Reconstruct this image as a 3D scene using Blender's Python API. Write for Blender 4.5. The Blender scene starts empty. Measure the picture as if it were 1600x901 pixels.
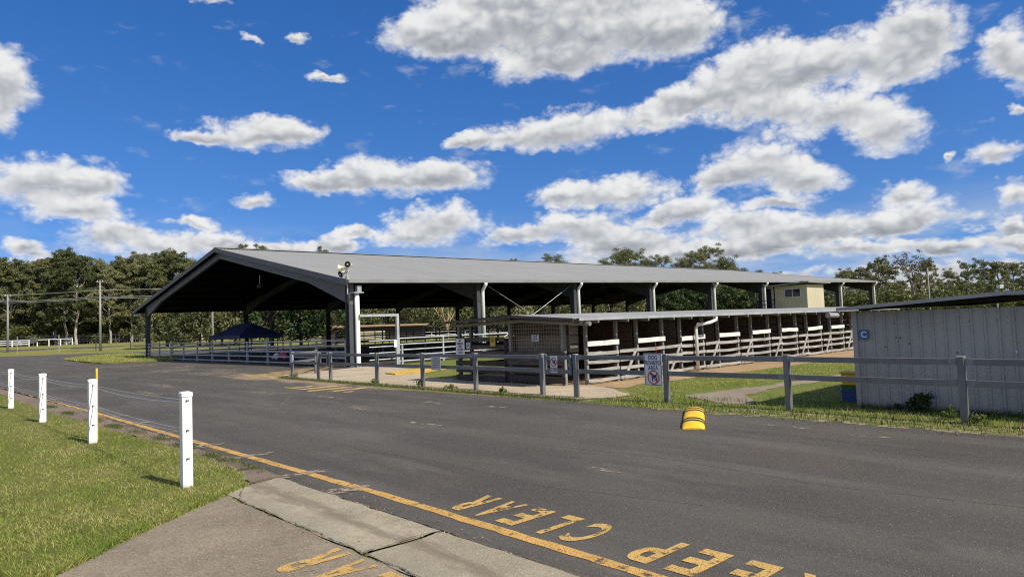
import bpy, bmesh, math, random
import numpy as np
from mathutils import Vector, Matrix
random.seed(7); rng = np.random.RandomState(11)
S = bpy.context.scene; COL = S.collection
PI = math.pi
def sm(a, b, x):
    t = min(1, max(0, (x-a)/(b-a))); return t*t*(3-2*t)
def h(x, y):                       # the land lifts a little beyond the far road
    return 1.1*sm(120, 142, .671*x+.741*y)
# ------------------------------------------------------------------ node helpers
class NT:
    def __init__(s, tree): s.t = tree; s.n = tree.nodes; s.l = tree.links
    def add(s, ty, **kw):
        n = s.n.new(ty)
        for k, v in kw.items():
            if k == 'inp':
                for i, x in v.items():
                    if isinstance(x, bpy.types.NodeSocket): s.l.new(x, n.inputs[i])
                    else: n.inputs[i].default_value = x
            else: setattr(n, k, v)
        return n
    def m(s, op, a, b=None, c=None, clamp=False):
        d = {0: a}
        if b is not None: d[1] = b
        if c is not None: d[2] = c
        return s.add('ShaderNodeMath', operation=op, use_clamp=clamp, inp=d).outputs[0]
    def v(s, op, a, b=None, c=None, out=0):
        d = {0: a}
        if b is not None: d[1] = b
        if c is not None: d[2] = c
        return s.add('ShaderNodeVectorMath', operation=op, inp=d).outputs[out]
    def noise(s, vec, scale, detail=4, rough=.55, col=False, dist=0):
        n = s.add('ShaderNodeTexNoise', inp={'Scale': scale, 'Detail': detail, 'Roughness': rough, 'Distortion': dist})
        if vec is not None: s.l.new(vec, n.inputs['Vector'])
        return n.outputs[1 if col else 0]
    def step(s, x, a, b, lo=0., hi=1.):
        n = s.add('ShaderNodeMapRange', interpolation_type='SMOOTHSTEP', inp={0: x, 1: a, 2: b, 3: lo, 4: hi})
        return n.outputs[0]
    def mix(s, f, a, b):
        n = s.add('ShaderNodeMix', data_type='RGBA')
        for k, x in ((0, f), (6, a), (7, b)):
            if isinstance(x, bpy.types.NodeSocket): s.l.new(x, n.inputs[k])
            else: n.inputs[k].default_value = x if k == 0 else (tuple(x)+(1,))[:4]
        return n.outputs[2]
    def pos(s): return s.add('ShaderNodeNewGeometry').outputs['Position']
def newmat(name):
    m = bpy.data.materials.new(name); m.use_nodes = True
    t = NT(m.node_tree); t.b = m.node_tree.nodes['Principled BSDF']; return m, t
def pm(name, c1, c2=None, scale=3., rough=.7, metal=0., bump=0., bscale=40., lo=.35, hi=.65, stretch=None, speck=0, spec=.5):
    """plain procedural material: two tones by noise, fine bump"""
    m, t = newmat(name); b = t.b
    b.inputs['Roughness'].default_value = rough; b.inputs['Metallic'].default_value = metal
    b.inputs['Specular IOR Level'].default_value = spec
    p = t.pos()
    if stretch: p = t.v('MULTIPLY', p, stretch)
    if c2 is None: c2 = tuple(x*.8 for x in c1)
    f = t.step(t.noise(p, scale, 6, .6), lo, hi)
    c = t.mix(f, c1, c2)
    if speck:
        f2 = t.step(t.noise(p, scale*14, 3, .7), .5, .75)
        c = t.mix(t.m('MULTIPLY', f2, speck), c, tuple(x*.35 for x in c1))
    t.l.new(c, b.inputs['Base Color'])
    if bump:
        bn = t.add('ShaderNodeBump', inp={'Strength': bump, 'Distance': .02})
        t.l.new(t.noise(p, bscale, 5, .6), bn.inputs['Height']); t.l.new(bn.outputs[0], b.inputs['Normal'])
    return m
M = {}
M['steel'] = pm('painted grey steel', (.14,.142,.148), (.18,.182,.188), 2.5, .5, .15, .05, speck=.15)
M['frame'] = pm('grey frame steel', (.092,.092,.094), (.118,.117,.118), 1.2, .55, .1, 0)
M['lightpipe'] = pm('pale grey painted pipe', (.30,.315,.33), (.40,.42,.43), 2, .5, .1, 0)
M['galv'] = pm('galvanised steel', (.36,.38,.39), (.48,.5,.5), 3, .45, .35, 0)
M['roof'] = pm('weathered grey sheet roofing', (.245,.245,.235), (.26,.26,.25), .35, .65, 0, 0, stretch=(.3,.3,1), spec=.3)
M['under'] = pm('roof underside shade black', (.009,.009,.010), (.012,.012,.013), 1, .95, spec=.1)  # near-black colour stands for the shade below the roof sheets
M['shadeframe'] = pm('frame steel darkened for roof shade', (.035,.036,.038), (.045,.046,.048), 1.2, .7)  # darker copy of the frame steel, standing in for shade under the roof
M['white'] = pm('white paint', (.78,.78,.76), (.66,.65,.61), 3, .45, 0, .04, 60, .5, .85, speck=.06)
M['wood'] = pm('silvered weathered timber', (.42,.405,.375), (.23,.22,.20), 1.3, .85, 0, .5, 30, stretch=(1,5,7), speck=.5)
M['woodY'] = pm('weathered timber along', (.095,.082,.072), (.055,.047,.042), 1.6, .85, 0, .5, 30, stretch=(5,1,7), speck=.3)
M['post'] = pm('weathered timber post', (.25,.245,.24), (.16,.155,.15), 1.6, .85, 0, .4, 30, stretch=(6,6,1), speck=.4)
M['namebd'] = pm('flaking white board', (.66,.65,.62), (.46,.445,.41), 4, .7, 0, .2, 30, .5, .75)
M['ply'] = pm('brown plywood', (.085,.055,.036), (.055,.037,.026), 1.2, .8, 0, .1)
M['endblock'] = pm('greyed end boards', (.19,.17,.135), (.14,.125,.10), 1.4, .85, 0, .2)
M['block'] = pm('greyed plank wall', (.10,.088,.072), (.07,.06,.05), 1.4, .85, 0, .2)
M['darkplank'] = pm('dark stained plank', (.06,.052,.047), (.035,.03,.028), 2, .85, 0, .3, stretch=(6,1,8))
M['guttergrey'] = pm('grey gutter', (.25,.25,.24), (.2,.2,.19), 1, .55, .1)
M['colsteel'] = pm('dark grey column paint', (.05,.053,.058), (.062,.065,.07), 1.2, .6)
M['bracket'] = pm('pale bracket steel', (.24,.25,.26), (.19,.2,.21), 3, .5, .2)
M['stallroof'] = pm('old galvanised sheet', (.40,.395,.37), (.30,.295,.275), .5, .6, .3, 0, stretch=(2,.5,1))
M['cream'] = pm('cream cladding', (.55,.48,.34), (.48,.42,.3), .6, .6)
M['navy'] = pm('navy paint', (.012,.016,.04), None, 2, .5)
M['tin'] = pm('grey tin sheet', (.37,.366,.355), (.315,.31,.30), .7, .5, .05, 0, stretch=(1,1,.35))
M['yellow'] = pm('yellow plastic', (.8,.5,.015), (.68,.4,.01), 5, .5, 0, .25, 70)
M['black'] = pm('black rubber', (.02,.018,.015), None, 5, .7)
M['hole'] = pm('dark opening', (.008,.008,.008), None, 5, .9)
M['signw'] = pm('white sign sheet', (.72,.73,.74), (.62,.63,.64), 3, .4)
M['signo'] = pm('faded sign sheet', (.5,.5,.52), (.4,.4,.42), 5, .5)
M['ink'] = pm('black sign ink', (.012,.012,.014), None, 5, .5)
M['bluink'] = pm('dark blue sign ink', (.015,.03,.12), None, 5, .5)
M['red'] = pm('red sign ink', (.45,.02,.025), None, 5, .5)
M['blue'] = pm('blue panel', (.035,.13,.33), (.03,.11,.28), 4, .5)
M['bluetub'] = pm('blue plastic', (.02,.06,.22), None, 4, .45)
M['greentub'] = pm('green plastic', (.03,.16,.07), None, 4, .45)
M['gaz'] = pm('navy canopy cloth', (.008,.013,.055), (.011,.019,.075), 2, .7)
M['pink'] = pm('pink cloth', (.55,.12,.2), None, 4, .8)
M['rust'] = pm('rusty sheet roof', (.36,.27,.16), (.26,.13,.06), .5, .8)
M['horn'] = pm('cream horn paint', (.6,.57,.45), None, 4, .45)
M['wire'] = pm('steel wire', (.7,.7,.7), None, 4, .4, .6)
M['bark'] = pm('pale gum bark', (.42,.38,.32), (.2,.17,.135), .6, .85, 0, .3, 8, stretch=(2,2,.5))
M['barkd'] = pm('dark bark', (.1,.08,.065), (.06,.05,.04), .6, .9, 0, .3, 8)
M['barky'] = pm('yellow fever bark', (.36,.3,.14), (.25,.21,.1), .6, .8)
M['glass'] = pm('dark window glass', (.01,.012,.015), None, 2, .08)
M['timberpole'] = pm('grey timber pole', (.3,.29,.28), (.2,.19,.18), .5, .85, stretch=(4,4,.4))
M['meshw'] = pm('tan mesh wire', (.28,.23,.16), None, 4, .6)
M['yelplate'] = pm('yellow plate', (.5,.36,.06), (.4,.28,.05), 4, .5)
def roofmat():
    m = M['roof']; t = NT(m.node_tree); b = m.node_tree.nodes['Principled BSDF']; src = b.inputs['Base Color'].links[0].from_socket
    X = t.add('ShaderNodeSeparateXYZ', inp={0: t.pos()}); w = t.add('ShaderNodeTexWhiteNoise', noise_dimensions='2D')
    v = t.add('ShaderNodeCombineXYZ', inp={0: t.m('FLOOR', t.m('DIVIDE', X.outputs[0], .762)), 1: t.m('FLOOR', t.m('DIVIDE', X.outputs[1], 6.1))}); t.l.new(v.outputs[0], w.inputs[0])
    c = t.mix(t.m('MULTIPLY', w.outputs[0], .28), src, (.2,.2,.19))
    d = t.noise(t.v('MULTIPLY', t.pos(), (3, .25, 1)), 1.2, 5, .65); c = t.mix(t.step(d, .52, .75, 0, .35), c, (.19,.18,.16))
    t.l.new(c, b.inputs['Base Color'])
roofmat()
def mud(key, top, amt, col=(.16,.115,.07)):
    """mud splashed up from the ground, with a ragged upper edge, and old rust runs"""
    m = M[key]; t = NT(m.node_tree); b = m.node_tree.nodes['Principled BSDF']; src = b.inputs['Base Color'].links[0].from_socket
    p = t.pos(); z = t.add('ShaderNodeSeparateXYZ', inp={0: p}).outputs[2]
    n = t.noise(t.v('MULTIPLY', p, (1, 1, .6)), 9, 6, .7); zz = t.m('ADD', z, t.m('MULTIPLY', t.m('SUBTRACT', n, .5), -top*1.6))
    c = t.mix(t.m('MULTIPLY', t.step(zz, top, 0.), amt), src, col)
    k = t.noise(t.v('MULTIPLY', p, (9, 9, .5)), 1., 5, .6); c = t.mix(t.step(k, .62, .76, 0, amt*.5), c, (.2,.16,.12))
    t.l.new(c, b.inputs['Base Color'])
mud('white', .12, .5); mud('tin', .22, .5); mud('steel', .14, .4)
# ------------------------------------------------------------------ ground materials
def leafmat(name, cols, rough=.55, trans=.25, spec=.3, patch=0, tree=0):
    m, t = newmat(name); g = t.add('ShaderNodeNewGeometry')
    r = t.add('ShaderNodeValToRGB'); e = r.color_ramp.elements
    e[0].color = tuple(cols[0])+(1,); e[1].color = tuple(cols[-1])+(1,)
    for i, c in enumerate(cols[1:-1]):
        k = e.new((i+1)/(len(cols)-1)); k.color = tuple(c)+(1,)
    oi = t.add('ShaderNodeObjectInfo')
    f = t.m('ADD', t.m('MULTIPLY', g.outputs['Random Per Island'], .55-tree*.4), t.m('MULTIPLY', oi.outputs['Random'], .25+tree))
    f = t.m('ADD', f, t.m('MULTIPLY', t.noise(g.outputs['Position'], .35, 2), .4), clamp=False)
    if patch: f = t.m('ADD', f, t.m('MULTIPLY', t.m('SUBTRACT', t.noise(g.outputs['Position'], 1.15, 5, .65), .5), patch))
    f = t.m('SUBTRACT', f, .1, clamp=True)
    t.l.new(f, r.inputs[0]); t.l.new(r.outputs[0], t.b.inputs['Base Color'])
    t.b.inputs['Roughness'].default_value = rough; t.b.inputs['Specular IOR Level'].default_value = spec
    if trans:
        tr = t.add('ShaderNodeBsdfTranslucent'); mx = t.add('ShaderNodeMixShader', inp={0: trans})
        t.l.new(r.outputs[0], tr.inputs[0]); t.l.new(t.b.outputs[0], mx.inputs[1]); t.l.new(tr.outputs[0], mx.inputs[2])
        t.l.new(mx.outputs[0], t.n['Material Output'].inputs[0])
    return m
M['gum'] = leafmat('gum leaves', [(.045,.06,.021), (.09,.107,.037), (.155,.168,.064), (.25,.24,.115)], tree=.35)
M['gumsparse'] = leafmat('grey gum leaves', [(.06,.06,.035), (.1,.098,.06), (.14,.13,.08)])
M['dense'] = leafmat('dark broad leaves', [(.018,.034,.009), (.032,.058,.014), (.06,.092,.023), (.10,.135,.038)])
M['shrubl'] = leafmat('shrub leaves', [(.055,.066,.018), (.09,.105,.027), (.125,.14,.038), (.17,.165,.055)])
M['blade'] = leafmat('lawn blades', [(.12,.19,.03), (.215,.285,.05), (.36,.365,.10), (.58,.48,.24)], .6, .35, .2, 1.9)
M['weed'] = leafmat('weed leaves', [(.035,.06,.014), (.06,.095,.02), (.1,.13,.035), (.2,.19,.08)], .6, .3, .2)

def asphalt():
    m, t = newmat('asphalt'); p = t.pos()
    sx = t.add('ShaderNodeSeparateXYZ', inp={0: p}); X, Y = sx.outputs[0], sx.outputs[1]
    big = t.noise(p, .22, 5, .6); mid = t.noise(t.v('MULTIPLY', p, (1.6, .35, 1)), .9, 5, .6)
    c = t.mix(t.step(big, .35, .65), (.046,.041,.035), (.068,.061,.051))
    c = t.mix(t.step(mid, .48, .72, 0, .75), c, (.10,.092,.08))
    c = t.mix(t.step(t.noise(t.v('ADD', p, (31, 11, 0)), .42, 6, .62), .52, .72, 0, .5), c, (.085,.064,.044))
    c = t.mix(t.step(t.noise(p, .5, 6, .65), .60, .74, 0, .6), c, (.042,.039,.034))
    # fine stones
    s1 = t.noise(p, 105, 2, .8); s2 = t.noise(p, 210, 1, .8)
    wt = t.add('ShaderNodeTexWave', bands_direction='X', inp={'Scale': .19, 'Distortion': 1.2, 'Detail': 2, 'Phase Offset': 1.1}); t.l.new(t.v('MULTIPLY', p, (1, .12, 1)), wt.inputs[0])
    c = t.mix(t.step(wt.outputs[1], .55, .95, 0, .28), c, (.105,.094,.078))
    c = t.mix(t.step(t.noise(t.v('ADD', p, (7, 3, 0)), 1.3, 3, .5), .66, .74, 0, .4), c, (.028,.027,.026))
    c = t.mix(t.step(t.noise(t.v('MULTIPLY', p, (1, .3, 1)), .55, 4, .55), .45, .7, 0, .5), c, (.038,.034,.03))
    c = t.mix(t.step(s1, .56, .70, 0, .7), c, (.19,.172,.142))
    c = t.mix(t.step(s1, .42, .30, 0, .65), c, (.014,.014,.014))
    c = t.mix(t.step(s2, .58, .70, 0, .7), c, (.24,.22,.18))
    c = t.mix(t.step(t.noise(p, 60, 1, .5), .70, .76, 0, .7), c, (.28,.26,.22))
    # tan silt: along the far edge, in front of the shed and in streaks by the line
    d = t.noise(t.v('MULTIPLY', p, (1, .45, 1)), 1.1, 7, .68)
    edge = t.m('MULTIPLY', t.m('MULTIPLY', t.step(X, 9.6, 11.2), t.step(X, 12.4, 11.6)), t.m('MULTIPLY', t.step(Y, 12, 19), t.step(Y, 36, 26)))
    edge = t.m('MAXIMUM', edge, t.m('MULTIPLY', t.m('MULTIPLY', t.step(X, 10.5, 11.5), t.step(Y, 30, 18)), .8))
    front = t.m('MULTIPLY', t.step(X, 9.5, 11.3), t.step(X, 15.5, 12.0))
    front = t.m('MULTIPLY', front, t.step(Y, 20, 27)); front = t.m('MULTIPLY', front, t.step(Y, 66, 50))
    f = t.m('ADD', t.m('MULTIPLY', edge, .36), t.m('MULTIPLY', front, .08))
    f = t.m('ADD', f, t.m('MULTIPLY', t.step(t.m('ABSOLUTE', t.m('SUBTRACT', X, 3.62)), .5, .1), .1))
    c = t.mix(t.step(t.m('ADD', f, d), .68, .86, 0, .85), c, (.27,.2,.125))
    c = t.mix(t.step(t.noise(t.v('MULTIPLY', p, (.5, 2.2, 1)), .8, 6, .7), .66, .8, 0, .5), c, (.17,.145,.11))
    t.l.new(c, t.b.inputs['Base Color']); t.b.inputs['Roughness'].default_value = .82; t.b.inputs['Specular IOR Level'].default_value = .35
    bn = t.add('ShaderNodeBump', inp={'Strength': .55, 'Distance': .012})
    t.l.new(t.m('ADD', s1, t.m('MULTIPLY', s2, .5)), bn.inputs['Height']); t.l.new(bn.outputs[0], t.b.inputs['Normal'])
    return m
M['asphalt'] = asphalt()
def concrete(name, a, b_, agg=.4, stain=(.1,.085,.065), sc=1.):
    m, t = newmat(name); p = t.pos()
    c = t.mix(t.step(t.noise(p, .8*sc, 6, .6), .35, .65), a, b_)
    c = t.mix(t.step(t.noise(p, 2.2*sc, 7, .7), .56, .74, 0, .6), c, stain)
    s1 = t.noise(p, 62, 3, .8); s2 = t.noise(p, 150, 1, .8)
    c = t.mix(t.step(t.noise(p, 9, 5, .7), .48, .66, 0, .45), c, tuple(x*.62 for x in a))
    c = t.mix(t.step(s1, .55, .67, 0, agg), c, tuple(min(.6, x*1.7) for x in a))
    c = t.mix(t.step(s1, .44, .3, 0, agg*1.2), c, tuple(x*.3 for x in a))
    c = t.mix(t.step(s2, .6, .72, 0, agg*.6), c, tuple(x*.35 for x in a))
    t.l.new(c, t.b.inputs['Base Color']); t.b.inputs['Roughness'].default_value = .85; t.b.inputs['Specular IOR Level'].default_value = .3
    bn = t.add('ShaderNodeBump', inp={'Strength': .7, 'Distance': .012})
    t.l.new(s1, bn.inputs['Height']); t.l.new(bn.outputs[0], t.b.inputs['Normal'])
    return m
M['drive'] = concrete('exposed aggregate drive', (.25,.205,.145), (.18,.148,.105), .95)
M['kerb'] = concrete('kerb concrete', (.35,.305,.215), (.26,.225,.16), .6, (.13,.11,.08), 1.3)
def kerbstain():
    m = M['kerb']; t = NT(m.node_tree); b = m.node_tree.nodes['Principled BSDF']; src = b.inputs['Base Color'].links[0].from_socket
    p = t.pos(); X = t.add('ShaderNodeSeparateXYZ', inp={0: p}).outputs[0]; n = t.noise(t.v('MULTIPLY', p, (1.5, .5, 1)), 2.4, 6, .7)
    w = t.m('ADD', X, t.m('MULTIPLY', t.m('SUBTRACT', n, .5), .62))
    f = t.m('MULTIPLY', t.step(w, 3.0, 3.14), t.step(w, 3.3, 3.16))
    c = t.mix(t.m('MULTIPLY', f, .7), src, (.15,.12,.085))
    c = t.mix(t.m('MULTIPLY', t.step(w, 2.98, 2.80), .35), c, (.22,.2,.16))
    c = t.mix(t.step(t.noise(p, 12, 6, .75), .52, .66, 0, .5), c, (.2,.17,.12))
    t.l.new(c, b.inputs['Base Color'])
kerbstain()
M['path'] = concrete('path concrete', (.44,.36,.25), (.34,.275,.19), .2, (.19,.15,.105))
M['pathold'] = concrete('old path concrete', (.27,.22,.16), (.2,.165,.12), .3, (.12,.1,.07))
M['pen'] = concrete('pen soil darkened for shed shade', (.07,.055,.045), (.045,.037,.03), .3, (.03,.025,.02))  # soil colour darkened to stand in for the shade inside the shed
M['dirt'] = concrete('sandy dirt', (.36,.25,.14), (.28,.185,.1), .3, (.2,.13,.075))
M['brick'] = concrete('old edging pavers', (.2,.15,.11), (.15,.115,.085), .4)
def grassground(name, a, b_, c_, sc=1.):
    m, t = newmat(name); p = t.pos()
    c = t.mix(t.step(t.noise(p, .55*sc, 6, .65), .38, .62), a, b_)
    c = t.mix(t.step(t.noise(p, 1.7*sc, 7, .7), .54, .70, 0, .8), c, c_)
    s1 = t.noise(p, 30, 4, .75)
    c = t.mix(t.step(s1, .52, .36, 0, .6), c, tuple(x*.4 for x in a))
    t.l.new(c, t.b.inputs['Base Color']); t.b.inputs['Roughness'].default_value = .9; t.b.inputs['Specular IOR Level'].default_value = .1
    bn = t.add('ShaderNodeBump', inp={'Strength': .8, 'Distance': .04})
    t.l.new(s1, bn.inputs['Height']); t.l.new(bn.outputs[0], t.b.inputs['Normal'])
    return m
M['lawn'] = grassground('lawn', (.12,.135,.028), (.165,.16,.05), (.28,.22,.11))
M['field'] = grassground('paddock grass', (.17,.18,.045), (.22,.205,.07), (.28,.23,.11), .3)
M['verge'] = grassground('verge grass', (.13,.165,.032), (.165,.185,.045), (.3,.25,.13))
def paint(name, col, base, wear, sc=9., stripes=None):
    """worn paint: flakes away to the surface below it"""
    m, t = newmat(name); p = t.pos()
    f = t.step(t.noise(p, sc, 7, .75), wear-.05, wear+.05)
    f = t.m('MULTIPLY', f, t.step(t.noise(p, 75, 2, .8), .36, .46))
    if stripes:
        w = t.add('ShaderNodeTexWave', bands_direction='Y', inp={'Scale': stripes, 'Distortion': 1.2, 'Detail': 2}); t.l.new(p, w.inputs[0])
        f = t.m('MULTIPLY', f, t.step(w.outputs[1], .35, .6))
    c = t.mix(t.step(t.noise(p, 3, 4), .3, .7), col, tuple(x*.82 for x in col))
    t.l.new(c, t.b.inputs['Base Color']); t.b.inputs['Roughness'].default_value = .7
    tr = t.add('ShaderNodeBsdfTransparent'); mx = t.add('ShaderNodeMixShader')
    t.l.new(f, mx.inputs[0]); t.l.new(tr.outputs[0], mx.inputs[1]); t.l.new(t.b.outputs[0], mx.inputs[2])
    t.l.new(mx.outputs[0], t.n['Material Output'].inputs[0])
    return m
M['line'] = paint('worn yellow line paint', (.56,.33,.085), None, .42, 7)
M['letter'] = paint('worn yellow letter paint', (.54,.34,.095), None, .43, 9)
M['hatch'] = paint('worn yellow hatching', (.52,.36,.13), None, .42, 2.5, .40)
M['yelconc'] = paint('yellow painted concrete', (.62,.4,.07), None, .3, 3)
M['silt'] = paint('wind blown silt', (.33,.26,.18), None, .53, 5)
M['siltline'] = paint('silt washed over the line', (.34,.275,.19), None, .50, 9)
M['crack'] = paint('dirt in the joint', (.10,.08,.052), None, .44, 8)
# ------------------------------------------------------------------ mesh helpers
ORG = {}
def tag(o, label, cat, group=None):
    o['label'] = label; o['category'] = cat
    if group: o['group'] = group
    return o
def thing(name, label, cat, loc=(0,0,0), group=None):
    o = bpy.data.objects.new(name, None); COL.objects.link(o); o.location = loc; o.empty_display_size = .2
    ORG[o.name] = Vector(loc); return tag(o, label, cat, group)
class MB:
    def __init__(s): s.v = []; s.f = []; s.m = []; s.k = 0
    def mat(s, k): s.k = k; return s
    def face(s, pts):
        n = len(s.v); s.v += [tuple(p) for p in pts]; s.f.append(tuple(range(n, n+len(pts)))); s.m.append(s.k); return s
    def box(s, a, b):
        (x0,y0,z0), (x1,y1,z1) = a, b
        return s.hexa([(x0,y0,z0),(x1,y0,z0),(x1,y1,z0),(x0,y1,z0),(x0,y0,z1),(x1,y0,z1),(x1,y1,z1),(x0,y1,z1)])
    def hexa(s, P):
        n = len(s.v); s.v += [tuple(p) for p in P]
        for q in ((0,3,2,1),(4,5,6,7),(0,1,5,4),(1,2,6,5),(2,3,7,6),(3,0,4,7)): s.f.append(tuple(n+i for i in q)); s.m.append(s.k)
        return s
    def bar(s, a, b, w, t, up=(0,0,1)):
        """rectangular bar from a to b; w is across, t along the up vector"""
        a = Vector(a); b = Vector(b); d = (b-a).normalized(); u = Vector(up)
        r = d.cross(u)
        if r.length < 1e-4: r = d.cross(Vector((1,0,0)))
        r.normalize(); u = r.cross(d).normalized(); r *= w/2; u *= t/2
        return s.hexa([a-r-u, a+r-u, b+r-u, b-r-u, a-r+u, a+r+u, b+r+u, b-r+u])
    def tube(s, pts, r, n=8, cap=True):
        pts = [Vector(p) for p in pts]; rs = r if isinstance(r, (list, tuple)) else [r]*len(pts)
        base = len(s.v); pu = None
        for i, p in enumerate(pts):
            d = (pts[min(i+1, len(pts)-1)]-pts[max(i-1, 0)]).normalized()
            if pu is None:
                u = d.cross(Vector((0,0,1)))
                if u.length < 1e-3: u = d.cross(Vector((1,0,0)))
            else: u = pu-d*pu.dot(d)
            u.normalize(); pu = u; w = d.cross(u)
            for k in range(n):
                a = 2*PI*k/n; s.v.append(tuple(p+(u*math.cos(a)+w*math.sin(a))*rs[i]))
        for i in range(len(pts)-1):
            for k in range(n):
                s.f.append((base+i*n+k, base+i*n+(k+1)%n, base+(i+1)*n+(k+1)%n, base+(i+1)*n+k)); s.m.append(s.k)
        if cap:
            s.f.append(tuple(base+k for k in reversed(range(n)))); s.m.append(s.k)
            s.f.append(tuple(base+(len(pts)-1)*n+k for k in range(n))); s.m.append(s.k)
        return s
    def prism(s, poly, d):
        """polygon (3D points) pushed along d"""
        d = Vector(d); n = len(poly); base = len(s.v)
        s.v += [tuple(p) for p in poly]+[tuple(Vector(p)+d) for p in poly]
        s.f.append(tuple(base+i for i in reversed(range(n)))); s.f.append(tuple(base+n+i for i in range(n))); s.m += [s.k]*2
        for i in range(n): s.f.append((base+i, base+(i+1)%n, base+n+(i+1)%n, base+n+i)); s.m.append(s.k)
        return s
    def build(s, name, mats, parent=None, smooth=False, bevel=0, recalc=True):
        me = bpy.data.meshes.new(name)
        o0 = ORG.get(parent.name, Vector()) if parent else Vector()
        me.from_pydata([tuple(Vector(v)-o0) for v in s.v], [], s.f)
        if not isinstance(mats, (list, tuple)): mats = [mats]
        for q in mats: me.materials.append(M[q] if isinstance(q, str) else q)
        if len(mats) > 1: me.polygons.foreach_set('material_index', s.m)
        if recalc or bevel:
            bm = bmesh.new(); bm.from_mesh(me)
            if bevel: 
                bmesh.ops.remove_doubles(bm, verts=bm.verts, dist=1e-5)
                bmesh.ops.bevel(bm, geom=[e for e in bm.edges if len(e.link_faces) == 2 and e.calc_face_angle(0) > .6], offset=bevel, segments=2, affect='EDGES', profile=.5)
            bmesh.ops.recalc_face_normals(bm, faces=bm.faces); bm.to_mesh(me); bm.free()
        if smooth: me.polygons.foreach_set('use_smooth', [True]*len(me.polygons))
        me.update()
        o = bpy.data.objects.new(name, me); COL.objects.link(o)
        if parent: o.parent = parent
        ORG[o.name] = o0
        return o
def part(name, mb, mats, parent, **kw): return mb.build(name, mats, parent, **kw)
def quads(name, V, mats, parent=None, k=4):
    """many loose quads/tris from an (n*k,3) array"""
    me = bpy.data.meshes.new(name); V = np.ascontiguousarray(V, np.float32); n = len(V); nf = n//k
    me.vertices.add(n); me.vertices.foreach_set('co', V.ravel()); me.loops.add(n); me.loops.foreach_set('vertex_index', np.arange(n, dtype=np.int32))
    me.polygons.add(nf); me.polygons.foreach_set('loop_start', np.arange(0, n, k, dtype=np.int32)); me.polygons.foreach_set('loop_total', np.full(nf, k, np.int32))
    me.update(calc_edges=True); me.validate()
    for q in (mats if isinstance(mats, list) else [mats]): me.materials.append(M[q])
    if name == 'skip': return me
    o = bpy.data.objects.new(name, me); COL.objects.link(o)
    if parent: o.parent = parent
    return o
def sheet(name, poly, z, mat, jit=.05, seg=.4, kind='structure', seed=0, thick=0, parent=None):
    """flat sheet with an uneven edge; lies z above the land"""
    r = random.Random(hash(name) % 999+seed if False else len(name)*31+seed); P = []
    for i in range(len(poly)):
        a, b = Vector(poly[i]), Vector(poly[(i+1) % len(poly)]); L = (b-a).length; n = max(1, min(90, int(L/seg)))
        nrm = Vector((-(b-a).y, (b-a).x)).normalized()
        for k in range(n):
            q = a.lerp(b, k/n)
            if k and jit: q = q+nrm*r.gauss(0, jit)
            P.append(q)
    bm = bmesh.new(); vs = [bm.verts.new((q.x, q.y, h(q.x, q.y)+z)) for q in P]; f = bm.faces.new(vs)
    f.normal_update()
    if f.normal.z < 0: f.normal_flip()
    if thick:
        g = bmesh.ops.extrude_face_region(bm, geom=[f]); 
        for e in g['geom']:
            if isinstance(e, bmesh.types.BMVert): e.co.z += thick
        bmesh.ops.recalc_face_normals(bm, faces=bm.faces)
    bmesh.ops.triangulate(bm, faces=[q for q in bm.faces if len(q.verts) > 4], ngon_method='EAR_CLIP')
    me = bpy.data.meshes.new(name); bm.to_mesh(me); bm.free(); me.materials.append(M[mat])
    o = bpy.data.objects.new(name, me); COL.objects.link(o)
    if parent: o.parent = parent
    elif kind: o['kind'] = kind
    return o
SIGN = Matrix(((0,0,-1,0), (-1,0,0,0), (0,1,0,0), (0,0,0,1)))         # x -> -Y, y -> +Z, z -> -X (faces the road)
ROAD = Matrix(((0,-1,0,0), (1,0,0,0), (0,0,1,0), (0,0,0,1)))          # read from the far side
def text(s, size, name, mat, parent, at, frame=SIGN, ext=.003, sx=1., space=1., bold=0.):
    cu = bpy.data.curves.new('t', 'FONT'); cu.body = s; cu.size = size; cu.align_x = 'CENTER'; cu.align_y = 'CENTER'; cu.space_character = space
    cu.extrude = ext; cu.offset = bold; cu.space_line = .95
    ob = bpy.data.objects.new('t', cu); COL.objects.link(ob); dg = bpy.context.evaluated_depsgraph_get()
    me = bpy.data.meshes.new_from_object(ob.evaluated_get(dg)); bpy.data.objects.remove(ob); bpy.data.curves.remove(cu)
    o0 = ORG.get(parent.name, Vector()) if parent else Vector()
    me.transform(Matrix.Translation(Vector(at)-o0) @ frame @ Matrix.Diagonal((sx,1,1,1)))
    me.materials.clear(); me.materials.append(M[mat])
    o = bpy.data.objects.new(name, me); COL.objects.link(o)
    if parent: o.parent = parent
    return o
def pl(frame, at, pts): return [Vector(at)+frame.to_3x3() @ Vector((p[0], p[1], 0)) for p in pts]
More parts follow.
